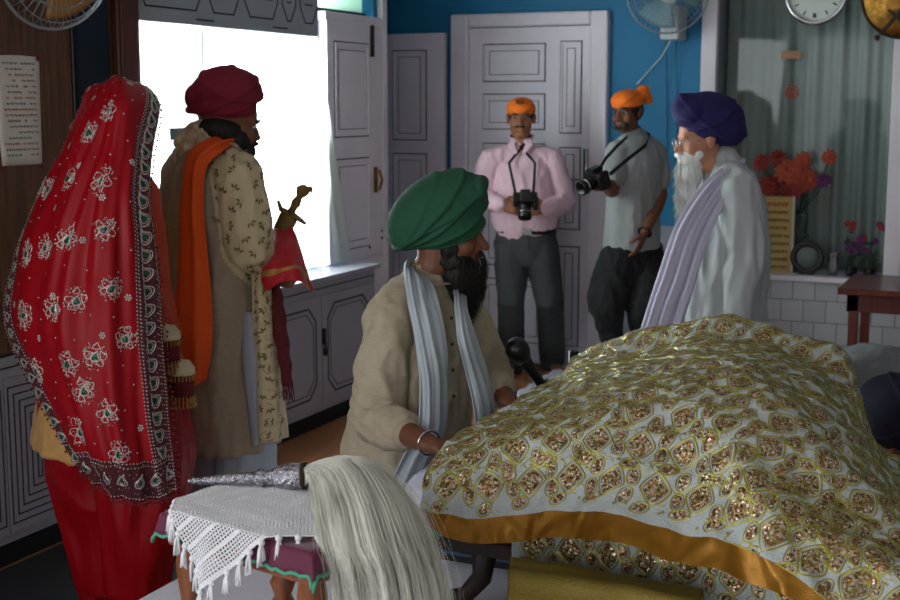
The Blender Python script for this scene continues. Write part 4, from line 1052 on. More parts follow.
# ---------------------------------------------------------------- bowing person at right edge
Y = 4.85
M['greycloth'] = mat('grey_shirt_cloth', (122, 124, 126), .75, bump=.1, bscale=260); M['blacknavy'] = mat('blue_black_turban_cloth', (17, 18, 42), .85, bump=.1, bscale=300)
t = thing('person', 'bowing person in grey shirt and blue-black turban behind the covered stand, cut by the frame', 'person', c2w(1.85, 5.35))
R = fr(d2w(-.35, -.75, -.75), d2w(-.2, -.6, .6)); hc = P(897, 425, Y)
J = dict(head=hc, neck=P(905, 398, Y+.24), shR=P(858, 398, Y+.34), shL=P(945, 398, Y+.28), pelvis=P(872, 372, Y+.80),
         elR=P(862, 445, Y+.20), wrR=P(878, 500, Y+.0), elL=P(960, 450, Y+.1), wrL=P(950, 500, Y-.02),
         handR=(cv(-.2, .3, -1), cv(0, 1, 0), -1, .3), handL=(cv(-.2, .3, -1), cv(0, 1, 0), 1, .3))
pz = J['pelvis']; pz.z = .38; J['pelvis'] = pz
for q in 'RL':
    J['wr'+q].z = .05; o = -.14 if q == 'R' else .14
    kn = pz+cv(o, 0, -.38); kn.z = .07; an = pz+cv(o*.9, 0, .03); an.z = .08; toe = an+cv(0, 0, .12); toe.z = 0; J['kn'+q] = kn; J['an'+q] = an; J['toe'+q] = toe
body, T = person_body(J, R, M['skin2'], t, ears=False)
sh = J['shL']-J['shR']
nk = J['neck']; ms = (J['shR']+J['shL'])/2
hump = P(868, 372, Y+.45)
lo = [([nk, ms+Vector((0, 0, .0)), ms.lerp(pz, .4)+Vector((0, 0, .02)), ms.lerp(pz, .75)+Vector((0, 0, .02)), pz+Vector((0, 0, .04)), pz+cv(0, 0, .08)-Vector((0, 0, .12))], [(.08, .07), (.19, .10), (.205, .15), (.205, .17), (.19, .17), (.17, .14)], sh)]
for q in 'RL':
    pts, r2 = limb(J['sh'+q], J['el'+q], J['wr'+q], .075, .065, .045, 1.0); lo.append((pts[:-1]+[pts[-2].lerp(pts[-1], .8)], r2, None))
garment('shirt', lo, M['greycloth'], t, amp=.014, scale=(7, 7, 7), seed=21)
lo = []
for q in 'RL': lo.append(([pz+(J['kn'+q]-pz)*.1, J['kn'+q]+Vector((0, 0, .02))], [.12, .09], None)); lo.append(([J['kn'+q]+Vector((0, 0, .01)), J['an'+q]], [.075, .06], None))
garment('trousers', lo, M['greytrouser'], t, amp=.008, seed=22)
turban('turban', [(P(899, 414, Y), (.155, .14, .145), scr(10)), (P(890, 398, Y+.02), (.12, .11, .09), scr(-10))], [(scr(20) @ Vector((0, -.3, 1)), .01, .004, .12), (scr(-40) @ Vector((0, -.3, 1)), .03, .004, .1), (scr(60) @ Vector((0, -.2, 1)), .02, .004, -.1)], M['blacknavy'], t)
# ================================================================ stage and covered stand
M['kora'] = mat('white_floor_sheet', (216, 216, 228), .85, bump=.12, bscale=200, var=.03)
SU0, SU1, SV0, SV1, SZT = -2.04, 1.6, 1.15, 4.45, .35
stg = thing('stage', 'low stage under a white sheet, carrying the stool, the seated person and the covered stand', 'stage', ((SU0+SU1)/2, (SV0+SV1)/2, 0))
x = MB(); x.box((SU0+.02, SV0+.02, 0), (SU1-.02, SV1-.02, SZT-.012)); x.obj('platform', M['dark'], stg, smooth=False)
net = [[(SU0+(SU1-SU0)*j/6, SV0+(SV1-SV0)*i/6, SZT-.002) for j in range(7)] for i in range(7)]
s = Surf(net, 60, 70, lambda a, b, p: .004*noise.noise(p*4)+.003*noise.noise(p*11)); s.p[..., 2] = np.minimum(s.p[..., 2], SZT-.0005)
x = MB(); s.bag(x, thick=.004)
x.box((SU0-.004, SV0, .01), (SU0, SV1, SZT-.004)); x.box((SU0, SV1, .01), (SU1, SV1+.004, SZT-.004)); x.obj('sheet', M['kora'], stg)

# reading stand: low bed with legs, cushions below the cloth
M['darkwood'] = wood_mat('dark_stand_wood', (52, 34, 26), (30, 20, 16), .4)
base = (-.65, 3.3, SZT)
mj = thing('book_stand', 'low dark wooden stand with curved legs under the gold embroidered cloths', 'stand', base)
x = MB(); x.box((-1.26, 2.88, .50), (-.32, 3.82, .54)); x.obj('tabletop', M['darkwood'], mj, smooth=False, bevel=.005)
for (u, v) in ((-1.20, 2.90), (-.38, 2.92), (-1.20, 3.78), (-.38, 3.78)):
    x = MB(); o = -.05 if u < -.7 else .05
    x.loft([(u, v, .50), (u+o*.1, v, .44), (u+o*.9, v, .392), (u+o*1.3, v, .372)], [(.034, .022), (.026, .020), (.022, .018), (.036, .018)], (1, 0, 0), 10); x.obj('leg', M['darkwood'], mj)
x = MB(); x.box((-1.45, 4.05, SZT+.01), (-.2, 4.09, SZT+.05)); 
M['rumala'] = mat('silver_white_brocade', (176, 184, 184), .5, bump=.35, bscale=120, sheen=.3)
M['gold'] = mat('gold_green_thread', (168, 160, 72), .3, metal=.65)
def sequin_mat():
    m = mat('copper_sequins', (200, 150, 110), .28, metal=.45); nt = m.node_tree; b = nt.nodes['Principled BSDF']
    tc = nd(nt, 'ShaderNodeTexCoord'); vo = nd(nt, 'ShaderNodeTexVoronoi'); vo.inputs['Scale'].default_value = 230
    nt.links.new(tc.outputs['Object'], vo.inputs['Vector'])
    sp = nd(nt, 'ShaderNodeSeparateColor'); nt.links.new(vo.outputs['Color'], sp.inputs[0])
    cr = nd(nt, 'ShaderNodeValToRGB'); cr.color_ramp.interpolation = 'CONSTANT'; e = cr.color_ramp.elements
    cols = [(0, (84, 76, 44)), (.24, (150, 104, 70)), (.42, (196, 172, 150)), (.58, (132, 124, 72)), (.76, (206, 186, 168)), (.88, (182, 92, 58)), (.94, (236, 232, 214))]
    e[0].color = (*lin(cols[0][1]), 1); e[1].position = cols[1][0]; e[1].color = (*lin(cols[1][1]), 1)
    for p_, c_ in cols[2:]: q = e.new(p_); q.color = (*lin(c_), 1)
    nt.links.new(sp.outputs[0], cr.inputs[0]); nt.links.new(cr.outputs[0], b.inputs['Base Color'])
    nm = nd(nt, 'ShaderNodeNormalMap', space='OBJECT'); ge = nd(nt, 'ShaderNodeNewGeometry')
    vm = nd(nt, 'ShaderNodeVectorMath', operation='SUBTRACT'); vm.inputs[1].default_value = (.5, .5, .5); nt.links.new(vo.outputs['Color'], vm.inputs[0])
    vs_ = nd(nt, 'ShaderNodeVectorMath', operation='SCALE'); vs_.inputs['Scale'].default_value = .9; nt.links.new(vm.outputs[0], vs_.inputs[0])
    va = nd(nt, 'ShaderNodeVectorMath', operation='ADD'); nt.links.new(vs_.outputs[0], va.inputs[0]); nt.links.new(ge.outputs['Normal'], va.inputs[1])
    vn = nd(nt, 'ShaderNodeVectorMath', operation='NORMALIZE'); nt.links.new(va.outputs[0], vn.inputs[0]); nt.links.new(vn.outputs[0], b.inputs['Normal'])
    return m
M['sequin'] = sequin_mat()
M['goldband'] = mat('gold_satin_band', (146, 100, 24), .34, metal=.5, bump=.12, bscale=90, stretch=(1, 1, 6))
M['gotadark'] = mat('olive_gold_tissue', (130, 112, 44), .4, metal=.4, bump=.3, bscale=200)

def brocade(s, mb, band=None, cell=.118, skip=None, seed=2, scale=1.0):
    """diamond and oval motifs of raised thread over the whole cloth, laid out by arc length"""
    r = random.Random(seed)
    L = np.linalg.norm(np.diff(s.p, axis=0), axis=2).sum(0).mean(); Wd = np.linalg.norm(np.diff(s.p, axis=1), axis=2).sum(1).mean()
    na = int(L/(cell*.86)); nb = int(Wd/cell)
    k = scale; s.clampit = True; s.amin = band or 0
    for i in range(na):
        for j in range(nb+1):
            a = (i+.5)/na; b = (j+.5*(i % 2)+.1)/nb
            if band and a < band: continue
            if skip and skip(a, b): continue
            if not (0 < b < 1): continue
            F = s.frame(a, b); g = r.uniform(-.2, .2)
            s.line(mb, a, b, ring(.031*k, .037*k, 24, 1.25), .0022, 1, ang=g, fr_=F)
            s.line(mb, a, b, ring(.0255*k, .031*k, 24, 1.2), .0012, 1, ang=g, fr_=F)
            s.patch(mb, a, b, ring(.024*k, .029*k, 16, 1.2), 2, ang=g, fr_=F)
            s.line(mb, a, b, ring(.011*k, .013*k, 12, 1.3), .0016, 1, h=.001, ang=g, fr_=F)
            for q in (-1, 1):
                c = (q*.047*k, -.021*k*q)
                s.line(mb, a, b, ring(.0135*k, .021*k, 18, 2, c), .0020, 1, ang=g, fr_=F)
                s.patch(mb, a, b, ring(.0100*k, .017*k, 12, 2, c), 2, ang=g, fr_=F)
                c = (q*.040*k, .030*k*q)
                s.line(mb, a, b, ring(.0185*k, .0125*k, 18, 2, c), .0020, 1, ang=g+.5, fr_=F)
                s.patch(mb, a, b, ring(.0145*k, .009*k, 12, 2, c), 2, ang=g+.5, fr_=F)
            for q in range(3):
                g2 = r.uniform(0, 6.28); x0, y0 = r.uniform(-.06, .06)*k, r.uniform(-.06, .06)*k
                s.line(mb, a, b, [(x0+.020*k*math.cos(g2+u*.55)*(1-u*.07), y0+.016*k*math.sin(g2+u*.55)*(1-u*.07)) for u in range(9)], .0013, 1, closed=False, fr_=F)
            # scrolls
            sc1 = [(-.058+.012*u, .044+.008*math.sin(u*1.9)) for u in range(11)]
            s.line(mb, a, b, [(x*k, y*k) for x, y in sc1], .0012, 1, closed=False, ang=g, fr_=F)
            for q in range(5):
                x0, y0 = r.uniform(-.06, .06), r.choice((-1, 1))*r.uniform(.042, .052); s.patch(mb, a, b, ring(.0032*k, .0032*k, 6, 2, (x0*k, y0*k)), 1, h=.0018, fr_=F)
R_ = lambda u, v, z: Vector((u, v, z))
def hemz(px, py, v): return PV(px, py, v)
H0 = [hemz(418, 533, 2.72), hemz(478, 541, 2.72), hemz(525, 542, 2.76), hemz(567, 538, 2.74), hemz(632, 548, 2.68), hemz(700, 567, 2.68), hemz(750, 582, 2.68), hemz(800, 604, 2.66), hemz(850, 640, 2.64), hemz(930, 690, 2.64)]
T0 = [hemz(427, 463, 2.84), hemz(476, 448, 2.88), hemz(530, 431, 2.92), hemz(585, 416, 2.96), hemz(640, 404, 2.99), hemz(690, 404, 2.98), hemz(733, 442, 2.86), hemz(768, 490, 2.80), hemz(822, 525, 2.78), hemz(915, 560, 2.76)]
mid = lambda A, B, t, dv=0: [a.lerp(b, t)+Vector((0, dv, 0)) for a, b in zip(A, B)]
T1 = [PU(458, 436, -1.32), R_(-1.15, 3.12, .822), R_(-1.0, 3.16, .872), R_(-.86, 3.20, .912), R_(-.72, 3.20, .938), R_(-.60, 3.16, .940), R_(-.45, 3.02, .88), R_(-.32, 3.0, .78), R_(-.18, 2.98, .66), R_(.08, 2.95, .56)]
T2 = [PU(505, 406, -1.32), R_(-1.16, 3.38, .838), R_(-1.02, 3.38, .885), R_(-.88, 3.38, .915), R_(-.76, 3.38, .940), R_(-.64, 3.38, .935), R_(-.48, 3.38, .885), R_(-.37, 3.36, .78), R_(-.24, 3.34, .63), R_(.06, 3.3, .56)]
T3 = [PU(556, 373, -1.30), R_(-1.17, 3.75, .842), R_(-1.04, 3.75, .878), R_(-.92, 3.75, .912), R_(-.80, 3.75, .930), R_(-.68, 3.75, .918), R_(-.54, 3.72, .875), R_(-.44, 3.70, .81), R_(-.32, 3.68, .64), R_(.0, 3.66, .575)]
T4 = [PV(585, 355, 3.93), PV(606, 346, 3.93), PV(640, 334, 3.93), PV(690, 328, 3.92), PV(738, 323, 3.92), PV(768, 332, 3.92), PV(808, 346, 3.92), PV(846, 357, 3.90), PV(872, 440, 3.88), PV(930, 466, 3.86)]
T5 = [R_(p.x, 4.02, .50+.0*p.z) for p in T4]
def wr(a, b, p):
    d = .010*noise.noise(Vector((p.x*5, p.y*3.2, p.z*4)))
    q = Vector((p.x*7+p.y*5, p.y*9-p.x*6, p.z*6))
    d += .009*(.5-abs(noise.noise(q))*2.2)+.006*(.5-abs(noise.noise(q*2.1+Vector((7, 3, 1))))*2.2)+.0022*noise.noise(p*38)
    if a < .26: d += .010*math.sin(b*34+2*noise.noise(Vector((b*5, 0, 0))))*(1-a/.26)
    return d
s = Surf([H0, mid(H0, T0, .45, -.01), mid(H0, T0, .88, -.004), mid(T0, T1, .3), T1, T2, T3, T4, T5], 190, 230, wr).equalize()
if s.n[100, 60][2] < 0: s.flip()
BAND = .105
x = MB(); 
def bandm(a, b):
    return 3 if a < .034 else 0
s.bag(x, midx=bandm); brocade(s, x, band=.038, cell=.110, scale=1.17)
cl = x.obj('embroidered_cloth', [M['rumala'], M['gold'], M['sequin'], M['goldband']], base=s.p[95, 110])
tag(cl, 'large silver-white cloth with gold diamond embroidery and gold hem draped over the stand', 'cloth')
# border: raised edge cord of the band
# lower cloth below the hem
def wr2(a, b, p): return .012*math.sin(b*40+3*noise.noise(p*3))*(1-a*.6)+.004*noise.noise(p*14)
A0 = [hemz(512, 572, 2.86), hemz(560, 578, 2.86), hemz(610, 584, 2.86), hemz(660, 596, 2.86), hemz(720, 612, 2.86), hemz(790, 640, 2.84), hemz(880, 680, 2.84)]
A1 = [p+Vector((0, .0, .16)) for p in A0]; A1 = [Vector((p.x, 2.875, max(p.z, .52))) for p in A1]
A1 = [Vector((p.x, 2.862, .60)) for p in A0]
A00 = [p-Vector((0, .01, .13)) for p in A0]
for p in A00: p.z = max(p.z, SZT+.004)
s2 = Surf([A00, A0, mid(A0, A1, .5), A1], 40, 110, wr2)
if s2.n[20, 50][1] > 0: s2.flip()
x = MB(); s2.bag(x, midx=lambda a, b: 3 if a < .30 else 0, thick=.003); brocade(s2, x, band=.34, scale=1.1, cell=.11, seed=4)
tag(x.obj('under_cloth', [M['rumala'], M['gold'], M['sequin'], M['gotadark']], base=s2.p[0, 55]), 'second embroidered cloth hanging to the stage below the gold hem', 'cloth')
# folded olive gold cloth at the bottom
x = MB()
p = hemz(560, 592, 2.74); 
net = [[hemz(505, 640, 2.60), hemz(560, 648, 2.60), hemz(620, 655, 2.60), hemz(700, 670, 2.60)], [hemz(508, 575, 2.66), hemz(560, 582, 2.66), hemz(620, 590, 2.66), hemz(705, 606, 2.66)], [hemz(512, 563, 2.80), hemz(560, 570, 2.80), hemz(620, 580, 2.80), hemz(700, 596, 2.80)]]
for r0 in net:
    for q in r0: q.z = max(q.z, SZT+.006)
net = [[Vector((q.x, q.y, SZT+.006)) for q in net[0]]]+net[1:]+[[Vector((q.x, 2.83, SZT+.02)) for q in net[2]]]
s3 = Surf(net, 40, 60, lambda a, b, p: .008*noise.noise(p*8)+.004*math.sin(a*40)); 
if s3.n[20, 20][2] < 0: s3.flip()
s3.bag(x, thick=.003); tag(x.obj('folded_cloth', M['gotadark'], base=s3.p[0, 30]), 'folded olive-gold cloth lying at the foot of the stand below the hem', 'cloth')
M['bluerail'] = mat('blue_grey_rail', (44, 66, 92), .4)
x = MB(); x.box((-1.46, 3.12, .385), (-1.17, 3.17, .448), 0); x.box((-1.46, 3.115, .405), (-1.17, 3.12, .414), 1); x.obj('side_rail', [M['black'], M['bluerail']], mj, smooth=False)
# microphones
t = thing('microphone', 'black gooseneck microphone with round head leaning by the reader', 'microphone', PU(545, 392, -1.36))
a = P(517, 349, 3.92); b_ = P(541, 384, 3.95); e = Vector((-1.36, 3.76, .60)); m2 = PU(556, 388, -1.35)
R1 = (b_-a).normalized()
x = MB(); x.lathe(a-R1*.034, [(.001, 0), (.022, .004), (.034, .02), (.037, .036), (.035, .052), (.026, .07), (.022, .078)], R1, 20); x.obj('microphone_head', M['black'], t)
x = MB(); x.loft([a+R1*.04, b_], [.020, .015], None, 14); x.obj('handle', M['black'], t)
x = MB(); x.loft([b_, (b_+m2)/2+Vector((0, 0, .012)), m2, m2+Vector((0, .02, -.10)), Vector((m2.x-.02, m2.y+.03, SZT+.012))], [.011, .011, .010, .009, .009], None, 10); x.obj('gooseneck', M['black'], t)
x = MB(); x.lathe((m2.x-.02, m2.y+.03, SZT+.002), [(.001, 0), (.07, 0), (.07, .012), (.02, .022), (.001, .022)], n=24); x.obj('foot', M['black'], t)
p = P(574, 352, 4.32); t = thing('microphone_stand', 'black upright tube end behind the sloping embroidered cloth', 'stand', (p.x, p.y, SZT))
x = MB(); x.lathe((p.x, p.y, SZT+.002), [(.001, 0), (.08, 0), (.08, .01), (.012, .02), (.012, p.z-SZT-.12), (.017, p.z-SZT-.11), (.018, p.z-SZT), (.012, p.z-SZT+.003), (.001, p.z-SZT)], n=20); x.obj('pole', M['black'], t)

# ================================================================ stool with crocheted cover
M['stoolwood'] = wood_mat('turned_brown_wood', (142, 84, 46), (104, 56, 28), .3, coat=.4)
M['crochet'] = mat('white_crochet_cotton', (222, 222, 226), .8, bump=.1, bscale=500); M['maroon'] = mat('maroon_velvet', (88, 16, 52), .7, sheen=.4); M['greentrim'] = mat('green_trim', (70, 150, 120), .6)
YC = 2.72; ZT = .735
_L, _N, _F = c2w(-.608, 2.72), c2w(-.24, 2.44), c2w(-.43, 3.07)
a1 = (_N-_L); hl = a1.length/2*.93; a1.normalize(); a2 = Vector((-a1.y, a1.x, 0)); hd = .175
C0 = (_N+_F)/2
st = thing('footstool', 'small wooden stool with turned legs under the white crocheted cover', 'stool', (C0.x, C0.y, SZT))
S_ = lambda x, y, z: C0+a1*x+a2*y+Vector((0, 0, z))
x = MB(); 
Mx = Matrix((a1, a2, Vector((0, 0, 1)))).transposed().to_4x4(); Mx.translation = C0
x.box((-hl, -hd, ZT-.075), (hl, hd, ZT-.035), 0, Mx); x.obj('seat_frame', M['stoolwood'], st, smooth=False, bevel=.006)
x = MB(); x.box((-hl-.004, -hd-.004, ZT-.036), (hl+.004, hd+.004, ZT-.008), 0, Mx); x.obj('cushion', M['maroon'], st, smooth=False, bevel=.012)
for (q1, q2) in ((-1, -1), (1, -1), (-1, 1), (1, 1)):
    x = MB(); c = S_(q1*(hl-.035), q2*(hd-.035), SZT+.001); h = ZT-.06-SZT
    x.lathe(c, [(.001, 0), (.020, 0), (.025, .02), (.018, .05), (.029, .09), (.020, .11), (.031, .14), (.019, .165), (.024, .19), (.031, .25), (.031, h-.05), (.027, h-.02), (.027, h)], n=18); x.obj('leg', M['stoolwood'], st)
# maroon under-cloth with green edge
def drape(x, y, hl, hd, top, seed=0, fall=1.0):
    """height field of a cloth over the stool: flat on top, falling beyond the edge with a little flare"""
    ex = max(abs(x)-hl, 0); ey = max(abs(y)-hd, 0); sx = math.copysign(1, x); sy = math.copysign(1, y)
    X = min(abs(x), hl)+ex*.22; Yy = min(abs(y), hd)+ey*.22
    wv = .008*math.sin(y*55+seed)*min(ex*10, 1); wv2 = .010*math.sin(x*48+seed)*min(ey*10, 1)
    z = top-math.hypot(ex, ey)*.97*fall
    rr = math.hypot(ex, ey)
    return sx*(X+wv), sy*(Yy+wv2), z+.006*(1-min(rr*40, 1))*0
def cloth_over(nx, ny, ex, ey, top, rot=0, seed=0, off=0, g=.008):
    net = np.zeros((ny, nx, 3)); c, s_ = math.cos(rot), math.sin(rot)
    for i in range(ny):
        for j in range(nx):
            x0 = (j/(nx-1)*2-1)*ex; y0 = (i/(ny-1)*2-1)*ey; X0 = x0*c-y0*s_+off; Y0 = x0*s_+y0*c
            X, Yy, z = drape(X0, Y0, hl+g, hd+g, top+.003*noise.noise(Vector((X0*14, Y0*14, seed))), seed); net[i, j] = S_(X, Yy, z)
    return net
net = cloth_over(50, 40, hl+.058, hd+.058, ZT, 0, 1)
class Raw(Surf):
    def __init__(s, arr): s.p = np.array(arr); s.nr, s.nc = s.p.shape[:2]; s._norm()
s4 = Raw(net); 
if s4.n[20, 25][2] < 0: s4.flip()
uc = MB(); s4.bag(uc, thick=.003); ucl = uc.obj('stool_cloth', M['maroon'], base=C0+Vector((0, 0, ZT))); tag(ucl, 'maroon cloth with green edging under the crocheted cover', 'cloth')
g = MB(); rim = [s4.p[0, j] for j in range(50)]+[s4.p[i, -1] for i in range(1, 40)]+[s4.p[-1, j] for j in range(48, -1, -1)]+[s4.p[i, 0] for i in range(38, -1, -1)]
g.loft([Vector(p)+Vector((0, 0, .003*math.sin(i*1.9))) for i, p in enumerate(rim)], [.0042]*len(rim), None, 6, round_=False); g.obj('green_edging', M['greentrim'], ucl)
# crochet net: real threads
nx, ny = 62, 62
net = cloth_over(nx, ny, .238, .238, ZT+.013, .74, 3, off=-.03, g=.021)
s5 = Raw(net)
if s5.n[20, 25][2] < 0: s5.flip()
x = MB()
def thread(pts, r): x.loft(pts, [r]*len(pts), None, 5, round_=False, caps=False)
for i in range(ny): thread([Vector(s5.p[i, j])+Vector(s5.n[i, j])*(.0012*((i+j) % 2)) for j in range(nx)], .0019)
for j in range(nx): thread([Vector(s5.p[i, j])+Vector(s5.n[i, j])*(.0012*((i+j+1) % 2)) for i in range(ny)], .0019)
for i in range(0, ny-1):
    for j in range(0, nx-1):
        u, v = i/(ny-1)*2-1, j/(nx-1)*2-1; f = abs(u)+abs(v)
        if (int(f*7) % 2 == 0 and f < 1.1) or (i % 6 == 0): 
            p0, p1, p2, p3 = [Vector(s5.p[a, b]) for a, b in ((i, j), (i, j+1), (i+1, j+1), (i+1, j))]
            x.loft([p0, p2], [.0022, .0022], None, 4, round_=False); x.loft([p1, p3], [.0022, .0022], None, 4, round_=False)
cv_ = x.obj('crochet_cover', M['crochet'], base=C0+Vector((0, 0, ZT+.007))); tag(cv_, 'white crocheted cotton cover with tassels lying on the small stool', 'cloth')
# tassels on the rim
rim = [(0, j) for j in range(0, nx, 5)]+[(i, nx-1) for i in range(3, ny, 4)]+[(ny-1, j) for j in range(nx-4, -1, -4)]+[(i, 0) for i in range(ny-4, 2, -4)]
rt = random.Random(11)
for (i, j) in rim:
    p0 = Vector(s5.p[i, j]); b = MB(); out = (p0-(C0+Vector((0, 0, p0.z)))).normalized()
    b.ell(p0-Vector((0, 0, .004)), (.0075, .0075, .008), None, 10, 8)
    for q in range(16):
        a = rt.uniform(0, 6.28); r_ = rt.uniform(.0, .010); L = rt.uniform(.038, .054); d = Vector((math.cos(a)*r_, math.sin(a)*r_, 0))
        b.loft([p0-Vector((0, 0, .004)), p0+d*.5+out*.004-Vector((0, 0, L*.45)), p0+d+out*.004-Vector((0, 0, L))], [.0032, .0034, .0022], None, 4, round_=False)
    b.obj('tassel', M['crochet'], cv_)

# ================================================================ whisk with silver handle
M['silver'] = mat('chased_silver', (172, 170, 178), .22, metal=1, bump=1.0, bscale=110, var=.25, vscale=90); M['yak'] = mat('grey_white_hair', (226, 226, 214), .6, var=.15, vscale=8, bump=.3, bscale=400)
YH = 2.66
h0 = P(189, 481, 2.90); h1 = P(303, 476, 2.86)
wh = thing('fly_whisk', 'ceremonial whisk with chased silver handle and long grey-white hair lying over the stool', 'whisk', h1)
ax = (h1-h0); Lh = ax.length; ax.normalize()
x = MB(); x.lathe(h0, [(.001, -.004), (.005, .0), (.008, .012), (.005, .018), (.009, .022), (.012, Lh*.35), (.0155, Lh*.60), (.021, Lh*.62), (.021, Lh*.65), (.015, Lh*.67), (.017, Lh*.72), (.026, Lh*.80), (.031, Lh*.90), (.028, Lh*.96), (.032, Lh), (.001, Lh)], ax, 24); x.obj('handle', M['silver'], wh)
x = MB(); x.disc(h1-ax*.004, ax, .030, .012, 20); x.obj('dark_collar', M['rust'], wh)
# hair bundle: an arch from the collar up over and down the front right corner
rootc = h1+ax*.004
rw = random.Random(21)
def hair_path(a, r_, outer):
    """a in [-1,1] across the fan, r_ 0..1 depth layer"""
    A = .5+.5*a; up = 1-r_
    px0 = 306; py0 = 476+12*(A-.5)
    w_ = rw.uniform(-2.5, 2.5)
    def L(p, q, t=A): return (p[0]+(q[0]-p[0])*t, p[1]+(q[1]-p[1])*t)
    arch = math.sin(A*math.pi)
    s1 = L((309, 474), (322, 464)); s1 = (s1[0], s1[1]-3*arch+9*r_)
    s2 = L((313, 488), (376, 468)); s2 = (s2[0], s2[1]-13*arch+12*r_)
    s3 = L((318, 514), (412, 500)); s3 = (s3[0], s3[1]-8*arch+8*r_)
    s4 = L((324, 548), (432, 540)); s5 = L((334, 590), (447, 585)); s6 = L((340, 650), (455, 650)); s6 = (s6[0]+rw.uniform(-8, 8), s6[1]+rw.uniform(-10, 30))
    g = .10*arch*up+.016*math.sin(A*34+2*math.sin(A*9))*up+.008*math.sin(A*71+1)
    return [rootc+cv(0, 0, 1)*rw.uniform(-.02, .02)+Vector((0, 0, rw.uniform(-.022, .022))), P(s1[0], s1[1], 2.82-g*.3), P(s2[0]+w_, s2[1], 2.74-g*.6-.05*(1-A)), P(s3[0]+w_*1.5, s3[1], 2.64-g-.06*(1-A)), P(s4[0]+w_*2, s4[1], 2.57-g-.05*(1-A)), P(s5[0]-w_, s5[1], 2.55-g-.04*(1-A)), P(s6[0]+w_, s6[1], 2.55-g-.04*(1-A))]
def smooth_path(pts, n=16):
    q = _cr([tuple(p) for p in pts], np.linspace(0, 1, n)); return [Vector(v) for v in q]
roots = []
for i in range(4200):
    a = rw.uniform(-1, 1); a = math.copysign(abs(a)**.85, a); r_ = rw.random()**1.3
    lock = math.sin(a*24+math.sin(a*7)*2)*.075
    roots.append(smooth_path(hair_path(a+lock*.6, r_, 0)))
strands('hair', roots, M['yak'], wh, .00105)
roots = []
for i in range(260):
    a = rw.uniform(-1.05, 1.1); p = hair_path(a, 0, 0); w1 = Vector((rw.uniform(-.02, .02), rw.uniform(-.02, .02), rw.uniform(-.005, .025))); 
    p = [p[0]]+[q+w1*(.3+.25*i2) for i2, q in enumerate(p[1:])]; roots.append(smooth_path(p))
strands('stray_hair', roots, M['yak'], wh, .0005)
cr_ = MB(); nt_ = []
for i in range(7):
    row = []
    for j in range(9):
        a = -1+2*j/8; st_ = rw.getstate(); p = hair_path(a*.93, 1.0, 0)[i]; p = p+cv(0, 0, .02); row.append(p)
    nt_.append(row)
sc2 = Surf(nt_[1:], 24, 24); sc2.bag(cr_, thick=.004); cr_.obj('hair_core', M['yak'], wh)
# ---------------------------------------------------------------- seated reader, green turban
Y = 3.88; k = SC(Y)
M['khaki'] = mat('beige_linen', (170, 158, 136), .85, bump=.2, bscale=220, stretch=(1, 1, 5), var=.06, vscale=40); M['greenturban'] = mat('green_turban_cloth', (29, 78, 54), .85, bump=.12, bscale=380)
M['palesilk'] = mat('pale_blue_scarf', (172, 182, 190), .75, bump=.12, bscale=320); M['whitecloth'] = mat('white_trouser_cloth', (205, 208, 222), .8, bump=.1, bscale=260)
t = thing('person', 'seated bearded person in green turban and beige shirt reading at the covered stand', 'person', P(405, 470, Y) * 1)
t.location.z = SZT; t['_b'] = list(t.location)
R = fr(d2w(1, -.06, -.13))
J = dict(head=P(447, 231, Y), neck=P(426, 280, Y+.01), shR=P(388, 322, Y-.14), shL=P(461, 314, Y+.12), pelvis=P(402, 482, Y+.02),
         elR=P(378, 420, Y-.17), wrR=P(432, 445, 3.46), elL=P(488, 380, Y+.17), wrL=P(512, 404, 3.84),
         handR=(cv(1, .10, -.06), cv(.1, 1, .2), -1, .35), handL=(cv(.9, .35, -.25), cv(0, 1, 0), 1, .4))
J['pelvis'].z = SZT+.11
pl = J['pelvis']
for q, o in (('R', -1), ('L', 1)):
    kn = pl+d2w(.62, -.60)*.30+d2w(.6, .62)*(.24*o); kn.z = SZT+.13; an = pl+d2w(.62, -.60)*.24-d2w(.6, .62)*(.08*o); an.z = SZT+.075; toe = an-d2w(.6, .62)*(.14*o); toe.z = SZT+.035
    J['kn'+q] = kn; J['an'+q] = an; J['toe'+q] = toe
J['knL'] = pl+d2w(.5, .4)*.30; J['knL'].z = SZT+.13; J['knR'] = pl+d2w(.35, -.93)*.34; J['knR'].z = SZT+.13
body, T = person_body(J, R, M['skin2'], t, hs=1.06, voxel=.0055, nose=1.07, ears=False)
eyes(T, R, t, 1.06)
s_ = 1.06
T2_ = T
hairball([(T(0, .030, -.076), (.068, .064, .050), R), (T(0, .048, -.118), (.064, .062, .066), R), (T(0, .060, -.168), (.056, .056, .062), R), (T(0, .010, -.045), (.078, .030, .050), R), (T(0, .100, -.050), (.034, .012, .008), R), (T(0, .025, -.04), (.074, .035, .04), R), (T(0, -.03, .02), (.079, .06, .05), R)],
         'beard', M['hair'], t, .0045, .004, (70, 70, 30))
rr = []
for i in range(900):
    a = rnd.uniform(-1.6, 1.6); z0 = rnd.uniform(-.06, -.235); rad = .064-.025*max(0, -z0-.15)/.08; x0 = math.sin(a)*rad; y0 = .052+math.cos(a)*rad
    L = rnd.uniform(.02, .055); w1, w2 = rnd.uniform(-.008, .008), rnd.uniform(-.008, .008)
    rr.append([T(x0*.8, y0*.95, z0+.01), T(x0*1.05+w1, y0+.006, z0-L*.3), T(x0*1.08-w2, y0+.010+w2, z0-L*.7), T(x0+w2, y0+.008+w1, z0-L)])
strands('beard_strands', rr, M['hair'], t, .0007)
cT = P(440, 213, Y)
up_ = scr(-33)
